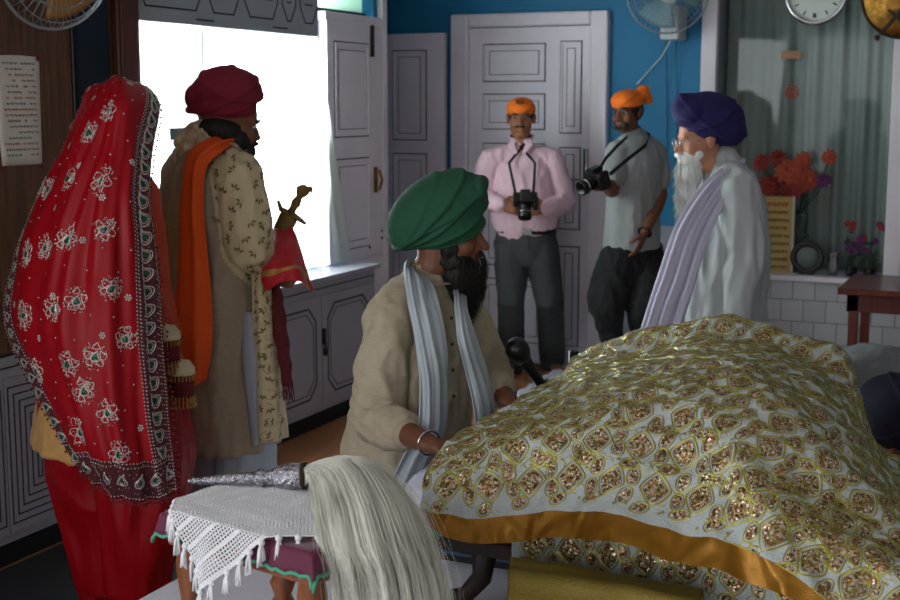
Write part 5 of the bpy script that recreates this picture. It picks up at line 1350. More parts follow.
turban('turban', [(P(440, 213, Y), (.158, .122, .103), scr(-31)), (P(445, 227, Y), (.128, .118, .080), scr(-8)), (P(412, 229, Y), (.060, .095, .062), scr(-30)), (P(467, 196, Y-.01), (.056, .085, .056), scr(-20)), (P(478, 190, Y-.02), (.022, .06, .040), scr(10))],
       [(scr(-38) @ Vector((0, -.35, 1)), .008, .0055, .10), (scr(-26) @ Vector((0, -.4, 1)), -.035, .005, .05), (scr(-48) @ Vector((0, -.3, 1)), .045, .005, .12), (scr(-16) @ Vector((0, -.5, 1)), -.066, .0045, .0), (scr(-60) @ Vector((0, -.2, 1)), .068, .003, .1), (scr(-33) @ Vector((0, -.4, 1)), .028, .0035, .1)],
       M['greenturban'], t, .0042, cT)
sh = J['shL']-J['shR']
lo = [([J['neck']-Vector((0, 0, .01)), P(424, 296, Y), P(420, 318, Y), P(416, 360, Y), P(412, 410, Y), P(406, 450, Y), P(404, 500, Y)], [(.068, .066), (.12, .095), (.168, .135), (.175, .160), (.180, .170), (.190, .185), (.20, .20)], sh)]+yoke(J, .070, .070, -.005)
for q in 'RL':
    a, e, w_ = Vector(J['sh'+q]), Vector(J['el'+q]), Vector(J['wr'+q]); cf = e.lerp(w_, .42)
    lo.append(([a, a.lerp(e, .4), a.lerp(e, .85), e, e.lerp(w_, .2), cf], [.068, .074, .074, .068, .062, .058], None))
def crease(p, n):
    d = folds(.010, (9, 9, 5), 31)(p, n)
    w = J['elR']; r = (p-w).length
    if r < .22: d += .004*math.sin((p.z-w.z)*120+(p.x-w.x)*60+4*noise.noise(p*8))*(1-r/.22)
    d += .006*(1-abs(noise.noise(Vector((p.x*16, p.y*16, p.z*8))))*2.5)
    return d
b = MB()
for (pts, rad, sd) in lo: b.loft(pts, rad, sd, 24)
g = remeshed(b, .0055, 2, crease); g.v = [(v[0], v[1], max(v[2], SZT+.006)) for v in g.v]; g.obj('shirt', M['khaki'], t)
for q in 'RL':
    e, w_ = Vector(J['el'+q]), Vector(J['wr'+q]); d = (w_-e).normalized(); cf = e.lerp(w_, .42); b = MB()
    for i in range(4): b.loft([cf-d*(.030-.013*i)-d*.008, cf-d*(.030-.013*i)+d*.006], [.058-.001*i, .0565-.001*i], None, 20)
    remeshed(b, .004, 1, lambda p, n: .0025*noise.noise(p*30)).obj('rolled_cuff', M['khaki'], t)
# collar and button placket
b = MB(); nk = J['neck']; fwd = d2w(.8, -.6); rt_ = d2w(-.6, -.8)
pts = []
for i in range(14):
    a = math.radians(-150+300*i/13); pts.append(nk+Vector((0, 0, -.008+.006*math.cos(a)))+fwd*math.cos(a)*.072+rt_*math.sin(a)*.064+fwd*.012)
b.loft(pts, [(.003, .020)]*14, Vector((0, 0, 1)), 8); 
for i in range(len(b.v)): pass
b.obj('collar', M['khaki'], t)
for i in range(4): p = P(451+.8*i, 318+26*i, 3.655-.02*i); MB().disc(p, d2w(.5, -.9), .005, .003, 12).obj('button', M['belt'], t)
# trousers
lo = [([pl+Vector((0, 0, .03)), pl-Vector((0, 0, .02))], [(.185, .17), (.19, .175)], sh)]
for q in 'RL': lo.append(([pl, J['kn'+q]], [.125, .105], None)); lo.append(([J['kn'+q], J['an'+q]], [.085, .065], None))
b = MB()
for (pts, rad, sd) in lo: b.loft(pts, rad, sd, 20)
for i, v in enumerate(b.v): b.v[i] = (v[0], v[1], max(v[2], SZT+.004))
remeshed(b, .007, 2, lambda p, n: 0 if p.z < SZT+.02 else folds(.008, (9, 9, 9), 33)(p, n)).obj('trousers', M['whitecloth'], t)
# scarf round the neck: near end and far end
fo = lambda a, b, p: .005*math.sin(b*17+a*2+2*noise.noise(p*5))+.003*math.sin(b*41+a*5)+.006*noise.noise(p*9)
nearY = 3.60
net = [[P(446, 280, Y+.07), P(440, 268, Y+.09), P(430, 260, Y+.09)], [P(424, 275, Y-.03), P(414, 267, Y-.02), P(408, 259, Y+.02)], [P(430, 284, Y-.11), P(417, 279, Y-.15), P(404, 272, Y-.11)], [P(438, 304, Y-.21), P(422, 306, Y-.255), P(408, 303, Y-.25)],
       [P(445, 340, Y-.24), P(430, 342, Y-.285), P(415, 340, Y-.29)], [P(448, 385, Y-.215), P(436, 387, Y-.275), P(421, 386, Y-.29)], [P(446, 425, Y-.20), P(434, 430, Y-.27), P(418, 428, Y-.29)], [P(436, 455, Y-.2), P(420, 462, Y-.27), P(404, 456, Y-.29)], [P(420, 492, Y-.2), P(404, 495, Y-.27), P(388, 488, Y-.29)]]
strip('scarf', net, M['palesilk'], t, 70, 26, fo, .004)
net = [[P(446, 284, Y+.06), P(438, 275, Y+.08), P(430, 268, Y+.09)], [P(462, 290, Y-.0), P(458, 284, Y+.05), P(452, 277, Y+.09)], [P(465, 308, Y-.14), P(461, 304, Y-.16), P(455, 300, Y-.165)], [P(474, 335, Y-.17), P(467, 338, Y-.23), P(459, 338, Y-.245)], [P(486, 370, Y-.15), P(478, 374, Y-.20), P(468, 376, Y-.22)],
       [P(494, 405, Y-.13), P(486, 410, Y-.19), P(475, 412, Y-.22)], [P(496, 445, Y-.1), P(487, 450, Y-.15), P(476, 450, Y-.2)]]
strip('scarf', net, M['palesilk'], t, 60, 20, fo, .004)
b = MB(); p = P(429, 443, 3.475); d = (Vector(J['wrR'])-Vector(J['elR'])).normalized(); q1 = d.orthogonal().normalized(); q2 = d.cross(q1)
b.loft([p+(q1*math.cos(i*.2618)+q2*math.sin(i*.2618))*.034 for i in range(25)], [(.0035, .0035)]*25, None, 8, round_=False, caps=False); b.obj('steel_bangle', M['steel'], t)

# ---------------------------------------------------------------- bridegroom
Y = 4.40; k = SC(Y)
M['sherwani'] = mat('fawn_raw_silk', (146, 130, 110), .7, bump=.2, bscale=160, stretch=(1, 1, 4), var=.07, vscale=50, sheen=.2)
M['sherwani2'] = mat('cream_brocade', (186, 172, 138), .65, bump=.2, bscale=200, sheen=.2); M['embro'] = mat('brown_gold_embroidery', (112, 92, 58), .5, metal=.3)
M['maroonturban'] = mat('maroon_turban_cloth', (112, 12, 38), .85, bump=.12, bscale=380); M['orangesash'] = mat('orange_sash_cloth', (214, 78, 14), .75, bump=.12, bscale=300)
M['bluegrey'] = mat('blue_grey_trouser_cloth', (150, 158, 170), .8, bump=.1, bscale=260)
t = thing('person', 'person in maroon turban and fawn embroidered long coat with orange sash, seen from behind', 'person', c2w((228-450)*k, Y))
R = fr(d2w(.85, .48, -.16))
J = dict(head=P(229, 124, Y), neck=P(212, 160, Y), shR=P(239, 177, Y-.13), shL=P(182, 172, Y+.14), pelvis=P(222, 345, Y),
         elR=P(250, 247, Y-.14), wrR=P(266, 272, Y+.0), elL=P(185, 250, Y+.28), wrL=P(235, 262, Y+.40),
         handR=(cv(.9, .25, .2), cv(-.3, -.2, 1), 1, 1.3), handL=(cv(1, -.1, .2), cv(0, -1, 0), 1, .9))
for q, o in (('R', 1), ('L', -1)):
    J['kn'+q] = P(229+17*o, 470, Y-.06*o); a = P(228+17*o, 560, Y-.06*o); a.z = .085; J['an'+q] = a; z = a+d2w(.45, .85)*.13; z.z = 0; J['toe'+q] = z
body, T = person_body(J, R, M['skin2'], t, hs=1.0, ears=False)
eyes(T, R, t, 1.03)
hairball([(T(0, .040, -.082), (.066, .062, .046), R), (T(0, .025, -.050), (.082, .050, .045), R), (T(0, .100, -.050), (.03, .010, .008), R), (T(0, -.04, -.06), (.066, .06, .045), R)], 'beard', M['hair'], t, .0045, .003)
hairball([(T(0, -.030, -.025), (.084, .080, .062), R), (T(0, -.035, -.07), (.062, .060, .04), R)], 'hair', M['hair'], t, .005, .002)
turban('turban', [(P(227, 94, Y), (.118, .118, .085), scr(-4)), (P(224, 107, Y), (.114, .114, .064), scr(2)), (P(200, 98, Y-.01), (.045, .07, .046), scr(0)), (P(250, 92, Y), (.038, .07, .050), scr(0)), (P(244, 108, Y), (.050, .08, .045), scr(0))],
       [(scr(-22) @ Vector((0, -.35, 1)), .008, .005, .10), (scr(-8) @ Vector((0, -.4, 1)), -.03, .0045, .05), (scr(25) @ Vector((0, -.3, 1)), .035, .0045, .12), (scr(-40) @ Vector((0, -.3, 1)), .05, .004, .1)], M['maroonturban'], t, .0045)
sh = J['shR']-J['shL']
lo = [([J['neck']-Vector((0, 0, .01)), P(212, 152, Y), P(211, 178, Y), P(210, 215, Y), P(213, 265, Y), P(218, 320, Y), P(224, 385, Y), P(230, 444, Y)],
       [(.07, .068), (.14, .10), (.185, .135), (.185, .15), (.165, .15), (.178, .165), (.188, .17), (.186, .165)], sh)]+yoke(J, .07, .075, 0)
for q in 'RL':
    a, e, w_ = Vector(J['sh'+q]), Vector(J['el'+q]), Vector(J['wr'+q]); lo.append(([a, a.lerp(e, .4), a.lerp(e, .85), e, e.lerp(w_, .85)], [.072, .078, .074, .070, .052], None))
b = MB()
for iq, (pts, rad, sd) in enumerate(lo): b.loft(pts, rad, sd, 24, round_=iq > 0)
g = remeshed(b, .006, 2, folds(.012, (9, 9, 3.5), 41))
elr = Vector(J['elR']); shr = Vector(J['shR'])
def seg_d(p, a, b_):
    t_ = max(0, min(1, (p-a).dot(b_-a)/(b_-a).length_squared)); return (p-(a+(b_-a)*t_)).length
wrr = Vector(J['wrR'])
mi = []
for f in g.f:
    p = Vector(g.v[f[0]]); mi.append(1 if min(seg_d(p, shr, elr), seg_d(p, elr, wrr)) < .092 and (p-shr).dot(sh) > -.02 else 0)
g.m = mi
# leaf sprigs embroidered on the sleeve
tree_pts = [(Vector(g.v[f[0]]), i) for i, f in enumerate(g.f) if mi[i]]
rg = random.Random(5); chosen = []
tmp = bpy.data.meshes.new('t'); tmp.from_pydata(g.v, [], g.f); tmp.update(); fn_ = [Vector(p.normal) for p in tmp.polygons]; fc_ = [Vector(p.center) for p in tmp.polygons]; bpy.data.meshes.remove(tmp)
rg.shuffle(tree_pts)
for p, i in tree_pts:
    if all((p-c).length > .042 for c in chosen):
        chosen.append(p); n_ = fn_[i]; q1 = n_.orthogonal().normalized(); q2 = n_.cross(q1); a0 = rg.uniform(0, 6.28)
        for kk in range(3):
            a = a0+(kk-1)*.9; d = q1*math.cos(a)+q2*math.sin(a); e = n_.cross(d); c = p+n_*.0035
            g.add([c+d*.004, c+d*.012+e*.0045, c+d*.023, c+d*.012-e*.0045], [(0, 1, 2, 3)], 2)
        d = q1*math.cos(a0+3.1)+q2*math.sin(a0+3.1); g.add([p+n_*.0035-e*.001, p+n_*.0035+e*.001, p+n_*.003+d*.018], [(0, 1, 2)], 2)
g.obj('long_coat', [M['sherwani'], M['sherwani2'], M['embro']], t)
# front panel of the coat, seen beyond the side slit
net = [[P(252, 268, Y-.12), P(262, 268, Y-.13), P(270, 268, Y-.08)], [P(252, 315, Y-.17), P(266, 315, Y-.18), P(277, 315, Y-.10)], [P(256, 375, Y-.20), P(271, 375, Y-.21), P(283, 375, Y-.13)], [P(258, 444, Y-.215), P(274, 442, Y-.225), P(288, 437, Y-.14)]]
sp = Surf(net, 40, 20, lambda a, b, p: .004*math.sin(b*14+a*3)+.004*noise.noise(p*9))
if Vector(sp.n[20, 10]).dot(d2w(0, -1)) < 0: sp.flip()
b = MB(); sp.bag(b, mi=0, thick=.004)
for i in range(15):
    for j in range(3):
        a_, b__ = (i+.5)/15, (j+.3+.4*(i % 2))/3.2; g0 = rg.uniform(0, 6)
        F = sp.frame(a_, b__)
        for kk in range(3): sp.patch(b, a_, b__, [(x*math.cos(g0+kk*.9)-y*math.sin(g0+kk*.9), x*math.sin(g0+kk*.9)+y*math.cos(g0+kk*.9)) for x, y in ((.002, 0), (.009, .004), (.018, 0), (.009, -.004))], 1, fr_=F)
        sp.line(b, a_, b__, [(.022*math.cos(u*.6+g0)-.01, .016*math.sin(u*.6+g0)) for u in range(8)], .0010, 1, closed=False, fr_=F)
b.obj('coat_panel', [M['sherwani2'], M['embro']], t)
net = [[P(243, 312, Y-.13), P(248, 312, Y-.15), P(254, 312, Y-.155)], [P(243, 360, Y-.17), P(250, 360, Y-.185), P(257, 360, Y-.19)], [P(250, 425, Y-.18), P(254, 425, Y-.195), P(259, 425, Y-.2)], [P(252, 446, Y-.18), P(256, 446, Y-.19), P(260, 446, Y-.19)]]
strip('coat_slit_lining', net, M['bluegrey'], t, 20, 6, None, .003)
# printed scarf bunched round the collar
b = MB(); nk = J['neck']
for i in range(4):
    r_ = .105-.008*i; z_ = .045+.026*i; n_ = 22
    b.loft([nk+d2w(1, 0)*math.cos(j/n_*6.2832)*(r_+.008*math.sin(j*1.7+i*2))+d2w(0, 1)*math.sin(j/n_*6.2832)*(r_*.85+.007*math.sin(j*2.3+i))+Vector((0, 0, z_-.03+.010*math.sin(j*1.3+i*1.9)+.018*math.cos(j/n_*6.2832-.8))) for j in range(n_+1)], [(.020+.003*math.sin(i))]*(n_+1), None, 10, round_=False, caps=False)
for (px, py, r_) in ((184, 142, .036), (194, 132, .038), (205, 126, .034), (217, 126, .036), (227, 132, .030), (236, 146, .026)): b.ell(P(px, py, Y-.04), (r_, r_*1.1, r_*.8), scr(-25))
remeshed(b, .005, 1, lambda p, n: .007*noise.noise(p*24)+.003*noise.noise(p*60)).obj('neck_scarf', mat('cream_printed_scarf', (196, 184, 160), .8, bump=.1, bscale=200, col2=(160, 128, 92), vscale=45), t)
# orange sash
fo = lambda a, b, p: .005*math.sin(b*15+a*3)+.005*noise.noise(p*10)
net = [[P(236, 146, Y-.02), P(234, 140, Y-.06), P(228, 136, Y-.02)], [P(222, 152, Y-.16), P(214, 145, Y-.17), P(206, 140, Y-.12)], [P(206, 170, Y-.185), P(196, 163, Y-.19), P(186, 158, Y-.13)], [P(204, 210, Y-.20), P(192, 206, Y-.205), P(179, 202, Y-.13)],
       [P(208, 262, Y-.215), P(193, 260, Y-.225), P(177, 256, Y-.15)], [P(212, 315, Y-.225), P(192, 315, Y-.245), P(172, 312, Y-.17)], [P(211, 352, Y-.23), P(190, 355, Y-.25), P(168, 350, Y-.18)], [P(206, 381, Y-.23), P(190, 386, Y-.25), P(176, 376, Y-.19)]]
strip('orange_sash', net, M['orangesash'], t, 60, 22, fo, .004)
lo = []
for q in 'RL': lo.append(([J['kn'+q]+Vector((0, 0, .10)), J['kn'+q], J['kn'+q].lerp(J['an'+q], .6), J['an'+q]+Vector((0, 0, .0))], [.100, .102, .09, .07], None))
garment('trousers', lo, M['bluegrey'], t, amp=.010, seed=44)
# ceremonial dagger and red cloth held by the bridegroom
M['oldbrass'] = mat('aged_brass', (112, 92, 52), .4, metal=.7, bump=.5, bscale=160)
hb = P(290, 214, Y+.02); tip = P(303, 190, Y); sb = P(264, 268, Y+.04)
dg = thing('dagger', 'sheathed brass dagger held upright against the bright window, finger guard on its hilt', 'dagger', sb)
ax = (hb-sb).normalized(); ax2 = (tip-hb).normalized(); sdv = cv(1, .55).normalized()
b = MB(); b.loft([sb, sb.lerp(hb, .5), hb-ax*.012], [(.028, .012), (.030, .013), (.032, .014)], sdv, 16); b.obj('sheath', M['oldbrass'], dg)
b = MB(); b.loft([hb-sdv*.052+ax*.018, hb-sdv*.035, hb, hb+sdv*.035, hb+sdv*.058-ax*.004], [.006, .009, .013, .009, .006], None, 10); b.obj('cross_guard', M['oldbrass'], dg)
Lg = (tip-hb).length
b = MB(); b.lathe(hb, [(.001, 0), (.014, .004), (.012, Lg*.25), (.017, Lg*.45), (.011, Lg*.72), (.019, Lg*.85), (.024, Lg*1.0), (.015, Lg*1.12), (.008, Lg*1.18), (.001, Lg*1.2)], ax2, 16); b.ell(tip+cv(8, -1).normalized()*.022, (.012, .010, .010)); b.obj('hilt', M['oldbrass'], dg)
b = MB(); b.loft([tip+cv(8, 1).normalized()*.030, P(308, 205, Y), P(308, 216, Y), P(300, 219, Y), hb+sdv*.05], [.0022]*5, None, 6); b.obj('finger_guard', M['steel'], dg)
M['redcloth'] = mat('red_silk_cloth', (170, 8, 28), .6, bump=.12, bscale=280, sheen=.2); M['goldtrim'] = mat('gold_trim', (170, 124, 62), .45, metal=.35, bump=.3, bscale=300); M['darkred'] = mat('dark_red_embroidered_cloth', (104, 14, 30), .7, bump=.5, bscale=260, col2=(70, 12, 22), vscale=120)
net = [[P(266, 240, Y-.02), P(274, 231, Y+.02), P(285, 228, Y+.02), P(293, 229, Y-.0)], [P(266, 254, Y-.08), P(277, 250, Y-.10), P(289, 248, Y-.10), P(301, 250, Y-.06)], [P(262, 268, Y-.16), P(277, 266, Y-.18), P(292, 264, Y-.16), P(307, 268, Y-.10)], [P(262, 281, Y-.17), P(279, 276, Y-.18), P(296, 272, Y-.17), P(311, 284, Y-.10)], [P(266, 290, Y-.16), P(282, 282, Y-.18), P(300, 282, Y-.17), P(314, 292, Y-.09)]]
rc = Surf(net, 40, 36, lambda a, b, p: .006*math.sin(b*12+a*4)+.004*noise.noise(p*12)); b = MB(); rc.bag(b, midx=lambda a, b_: 1 if (.56 < a < .66 or (a > .62 and b_ > .80 and b_ < .9)) else 0, thick=.004)
tag(b.obj('red_cloth', [M['redcloth'], M['goldtrim']], base=rc.p[20, 18]), 'bright red silk cloth with gold trim held below the dagger before the window', 'cloth')
net = [[P(268, 280, Y-.06), P(273, 280, Y-.08), P(279, 280, Y-.06)], [P(270, 310, Y-.13), P(277, 310, Y-.15), P(284, 310, Y-.12)], [P(277, 350, Y-.19), P(283, 350, Y-.20), P(289, 350, Y-.17)], [P(283, 385, Y-.20), P(288, 386, Y-.21), P(292, 384, Y-.18)]]
s6 = Surf(net, 36, 10, lambda a, b, p: .003*math.sin(b*12+a*30)); b = MB(); s6.bag(b, thick=.004); sc_o = b.obj('red_stole', M['darkred'], base=s6.p[0, 5]); tag(sc_o, 'narrow dark red stole with fringe hanging down beside the fawn coat', 'stole')
b = MB()
for i in range(14):
    p = Vector(s6.p[-1, 0]).lerp(Vector(s6.p[-1, -1]), i/13); d = Vector((rnd.uniform(-.006, .006), rnd.uniform(-.006, .006), 0)); b.loft([p, p+d-Vector((0, 0, .02)), p+d*2-Vector((0, 0, .04+rnd.random()*.02))], [.0016]*3, None, 4)
b.obj('fringe', M['darkred'], sc_o)

# ---------------------------------------------------------------- bride
Y = 3.98; k = SC(Y)
M['redsilk'] = mat('crimson_silk', (142, 3, 18), .46, bump=.06, bscale=300, spec=.22); M['salwar'] = mat('crimson_satin', (138, 3, 16), .40, bump=.05, bscale=200, spec=.3)
M['border'] = mat('maroon_border', (84, 30, 38), .6, bump=.6, bscale=500, metal=.15); M['silverbead'] = mat('silver_beads', (198, 192, 186), .28, metal=.6); M['greenstone'] = mat('green_stone', (10, 74, 52), .2)
M['kameez'] = mat('golden_beige_silk', (186, 142, 84), .55, bump=.2, bscale=150, var=.1, vscale=30, sheen=.2)
t = thing('person', 'person in crimson veil with silver embroidery, crimson trousers and gold tunic, seen from behind', 'person', c2w((122-450)*k, Y))
R = fr(d2w(.55, .80, -.22))
J = dict(head=P(126, 124, Y+.07), neck=P(114, 158, Y+.03), shR=P(138, 192, Y-.10), shL=P(76, 188, Y+.08), pelvis=P(112, 385, Y),
         elR=P(152, 285, Y-.02), wrR=P(172, 352, Y+.10), elL=P(48, 290, Y+.06), wrL=P(60, 360, Y+.22),
         handR=(cv(.3, 1, .2), cv(-1, 0, .3), 1, .6), handL=(cv(.4, 1, .3), cv(1, 0, .3), -1, .6))
for q, o in (('R', 1), ('L', -1)):
    J['kn'+q] = P(118+20*o, 500, Y-.05*o); a = P(120+18*o, 610, Y-.05*o); a.z = .085; J['an'+q] = a; z = a+d2w(.45, .85)*.12; z.z = 0; J['toe'+q] = z
body, T = person_body(J, R, M['skin1'], t, hs=.95)
eyes(T, R, t, .95)
hairball([(T(0, -.025, .02), (.080, .090, .078), R), (T(0, -.10, -.02), (.045, .045, .045), R)], 'hair', M['hair'], t, .006, .002)
sh = J['shR']-J['shL']
lo = [([J['neck'], P(110, 172, Y), P(108, 200, Y), P(110, 260, Y), P(110, 320, Y), P(102, 380, Y), P(97, 452, Y)], [(.06, .058), (.12, .09), (.165, .12), (.145, .125), (.165, .14), (.212, .165), (.245, .17)], sh, 0)]+yoke(J, .058, .058, 0)
garment('tunic', lo, M['kameez'], t, voxel=.008, amp=.008, seed=51)
lo = []
for q in 'RL':
    a, e, w_ = Vector(J['sh'+q]), Vector(J['el'+q]), Vector(J['wr'+q]); lo.append(([a, a.lerp(e, .5), e, e.lerp(w_, .8)], [.062, .060, .054, .044], None))
garment('sleeves', lo, mat('rust_red_sleeve', (176, 58, 26), .6, bump=.2, bscale=200), t, amp=.006, seed=52)
# embroidered hem piece at the right of the tunic
net = [[P(160, 385, Y-.03), P(175, 385, Y-.02), P(186, 385, Y+.04)], [P(158, 430, Y-.10), P(176, 430, Y-.08), P(190, 430, Y+.0)], [P(158, 458, Y-.12), P(176, 460, Y-.10), P(192, 460, Y-.0)], [P(158, 470, Y-.12), P(174, 472, Y-.10), P(188, 470, Y-.02)]]
sk = Surf(net, 40, 16); 
if Vector(sk.n[20, 8]).dot(d2w(0, -1)) < 0: sk.flip()
b = MB(); sk.bag(b, midx=lambda a, b_: 1 if a > .58 else 0, thick=.004)
for i in range(9):
    for j in range(5): sk.patch(b, .60+.045*i, (j+.5)/5, ring(.006, .006, 8), 2, h=.002)
for i in range(6): sk.line(b, .12+.09*i, .35+.3*(i % 2), teardrop(.035, .02), .0014, 2)
b.obj('tunic_border', [M['kameez'], M['border'], M['silverbead']], t)
# trousers: full and gathered, narrowing to the ankle
b = MB()
for q, o in (('R', 1), ('L', -1)):
    kn, an = Vector(J['kn'+q]), Vector(J['an'+q]); hp = Vector(J['pelvis'])+Vector((0, 0, -.02))
    b.loft([hp+cv(.09*o, 0, 0), P(120+24*o, 455, Y-.05*o), P(121+22*o, 500, Y-.06*o), P(122+17*o, 545, Y-.06*o), P(123+14*o, 590, Y-.05*o), an+Vector((0, 0, .0))], [.13, .145, .128, .105, .088, .06], sh, 24)
def sal(p, n):
    q = Vector((p.x*13, p.y*13, p.z*1.6+1.3*noise.noise(p*2.5))); r = 1-abs(noise.noise(q+Vector((3, 1, 0))))*2.6
    q2 = Vector((p.x*24, p.y*24, p.z*3.0)); return .014*r+.005*(1-abs(noise.noise(q2))*2.4)
g = remeshed(b, .0065, 3, sal)
g.obj('trousers', M['salwar'], t)
# bangles and hanging ornaments
ea, wa = Vector(J['elR']), Vector(J['wrR']); dv_ = (wa-ea).normalized(); q1 = dv_.orthogonal().normalized(); q2 = dv_.cross(q1)
for i in range(7):
    p = ea.lerp(wa, .35+.075*i); b = MB(); b.loft([p+(q1*math.cos(j*.3927)+q2*math.sin(j*.3927))*(.048-.001*i) for j in range(17)], [.0045]*17, None, 8, round_=False, caps=False); b.obj('bangle', M['goldtrim'] if i % 2 else M['border'], t)
M['pearl'] = mat('cream_pearl', (206, 192, 158), .5, bump=.6, bscale=300); M['maroonthread'] = mat('maroon_thread', (92, 8, 20), .8)
for (px, py, dy) in ((166, 337, -.02), (181, 372, .0)):
    p = P(px, py, Y-.08+dy); b = MB(); b.lathe(p, [(.001, .040), (.028, .034), (.042, .014), (.044, -.004), (.036, -.008), (.001, -.008)], n=20); o = b.obj('ornament_dome', M['pearl'], t)
    b = MB(); b.lathe(p, [(.036, -.006), (.038, -.03), (.040, -.075), (.001, -.078)], n=18); b.obj('maroon_tassel', M['maroonthread'], o)
    b = MB()
    for i in range(22):
        a = 6.2832*i/22; c = p+Vector((math.cos(a)*.040, math.sin(a)*.040, 0)); b.loft([c-Vector((0, 0, .008)), c-Vector((0, 0, .022))], [.0028]*2, None, 5); 
    b.obj('gold_fringe', M['goldtrim'], o); b = MB()
    for i in range(22):
        a = 6.2832*i/22; c = p+Vector((math.cos(a)*.040, math.sin(a)*.040, 0)); b.loft([c-Vector((0, 0, .072)), c-Vector((0, 0, .100))], [.0030, .0022], None, 5); b.ell(c-Vector((0, 0, .103)), .0045, None, 8, 5)
    b.obj('bead_fringe', M['goldtrim'], o)
# veil
rows = [
 [(98,116,4.20),(110,106,4.25),(124,104,4.27),(140,108,4.25),(152,116,4.18)],
 [(90,88,4.06),(106,79,3.99),(122,78,3.96),(139,82,3.98),(154,98,4.02)],
 [(78,112,4.00),(95,104,3.84),(118,98,3.77),(140,99,3.80),(158,108,3.90)],
 [(58,152,3.95),(80,150,3.77),(112,148,3.71),(134,150,3.74),(153,155,3.82)],
 [(33,200,3.92),(62,198,3.72),(103,198,3.64),(131,200,3.66),(151,204,3.74)],
 [(12,255,3.91),(48,258,3.68),(98,260,3.60),(134,262,3.64),(157,262,3.72)],
 [(4,322,3.90),(42,330,3.66),(95,332,3.60),(138,332,3.64),(162,330,3.71)],
 [(33,384,3.84),(62,400,3.66),(100,405,3.59),(141,405,3.63),(167,405,3.69)],
 [(60,433,3.78),(80,452,3.66),(112,462,3.58),(148,460,3.63),(172,452,3.69)],
 [(84,470,3.76),(98,484,3.68),(121,499,3.61),(152,500,3.65),(177,490,3.69)]]
net = [[P(*q) for q in r] for r in rows]
def vf(a, b, p):
    w = min(max((a-.22)/.3, 0), 1)
    f = .007*math.sin(b*30+2.5*math.sin(a*3+1))*w+.004*math.sin(b*57+a*4)*w
    pull = math.exp(-((b-.30)/.14)**2)*math.exp(-((a-.40)/.2)**2); f += .008*math.sin((b*1.0+a*.25)*70)*pull
    if a < .35: f += .006*math.sin(b*14-a*12)*(1-w)
    return f+.005*noise.noise(p*7)
vs_ = Surf(net, 170, 110, vf).equalize()
if Vector(vs_.n[90, 55]).dot(d2w(0, -1)) < 0: vs_.flip()
BW = .155
def vm(a, b): return 1 if (b > 1-BW*1.05 or (b < BW*.62 and a > .42) or a > .925) else 0
b = MB(); vs_.bag(b, midx=vm, thick=.002)
rv = random.Random(14)
def sprig(a, b0, sc, g0):
    F = vs_.frame(a, b0); c, s_ = math.cos(g0), math.sin(g0); rot = lambda x, y: (x*c-y*s_, x*s_+y*c)
    vs_.patch(b, a, b0, [rot(x*sc, y*sc) for x, y in teardrop(.022, .012, 12)], 3, h=.003, fr_=F)
    vs_.line(b, a, b0, [rot(x*sc, y*sc) for x, y in teardrop(.028, .017, 14)], .0016*sc, 2, h=.001, fr_=F)
    for (ox, oy, l, w, g1) in ((.018, .006, .024, .016, .9), (-.018, .004, .024, .016, -.9), (.012, -.018, .02, .014, 2.2), (-.012, -.018, .02, .014, -2.2), (.0, .026, .018, .014, 0)):
        cg, sg = math.cos(g1), math.sin(g1)
        pth = [rot((x*cg-y*sg+ox)*sc, (x*sg+y*cg+oy)*sc) for x, y in teardrop(l, w, 12)]
        vs_.line(b, a, b0, pth, .0011*sc, 2, fr_=F)
    for q in range(64):
        rr_ = sc*.034*math.sqrt(rv.random()); an = rv.uniform(0, 6.28); x, y = rr_*math.cos(an), rr_*math.sin(an)*1.1; z_ = rv.uniform(.0014, .0028); vs_.patch(b, a, b0, ring(z_, z_, 6, 2, (x, y)), 2, h=.0026, fr_=F)
pos = [(119, 67, 1), (128, 107, .0)]
sprigs_px = [(89,132),(110,112),(67,178),(41,189),(101,180),(48,188),(107,228),(70,241),(44,246),(26,252),(113,290),(77,300),(54,307),(25,316),(125,340),(95,357),(66,366),(37,372),(106,415),(80,430),(47,395),(56,432),(118,452),(82,390)]
# find parameters whose picture position is close, so that the rows of sprigs fall as in the cloth
def find(px, py):
    best = None
    for i in range(0, vs_.nr, 2):
        for j in range(0, vs_.nc, 2):
            p = vs_.p[i, j]; X = p[0]*CA+p[1]*SA; Yc = -p[0]*SA+p[1]*CA; z = p[2]-EYE
            zc = Yc*CT-z*ST; x_ = 450+FPX*X/zc; y_ = 300-FPX*(Yc*ST+z*CT)/zc; d = (x_-px)**2+(y_-py)**2
            if i/vs_.nr > .12 and (best is None or d < best[0]): best = (d, i/(vs_.nr-1), j/(vs_.nc-1))
    return best
for (px, py) in sprigs_px:
    d, a, b0 = find(px, py)
    if not vm(a, b0): sprig(a, b0, rv.uniform(1.05, 1.25), rv.uniform(-.5, .5))
for i in range(26):
    for j in range(9):
        a = (i+.5+.2*rv.uniform(-1, 1))/26; b0 = (j+.5*(i % 2)+.25+.15*rv.uniform(-1, 1))/9
        if b0 < 1 and not vm(a, b0):
            if (i+2*j) % 6 == 0:
                F = vs_.frame(a, b0)
                for q in range(7): an = q*1.0472; r_ = .0075 if q < 6 else 0; vs_.patch(b, a, b0, ring(.0034, .0034, 6, 2, (r_*math.cos(an), r_*math.sin(an))), 2, h=.0025, fr_=F)
            else: vs_.patch(b, a, b0, ring(.0026, .0026, 6), 2, h=.0025)
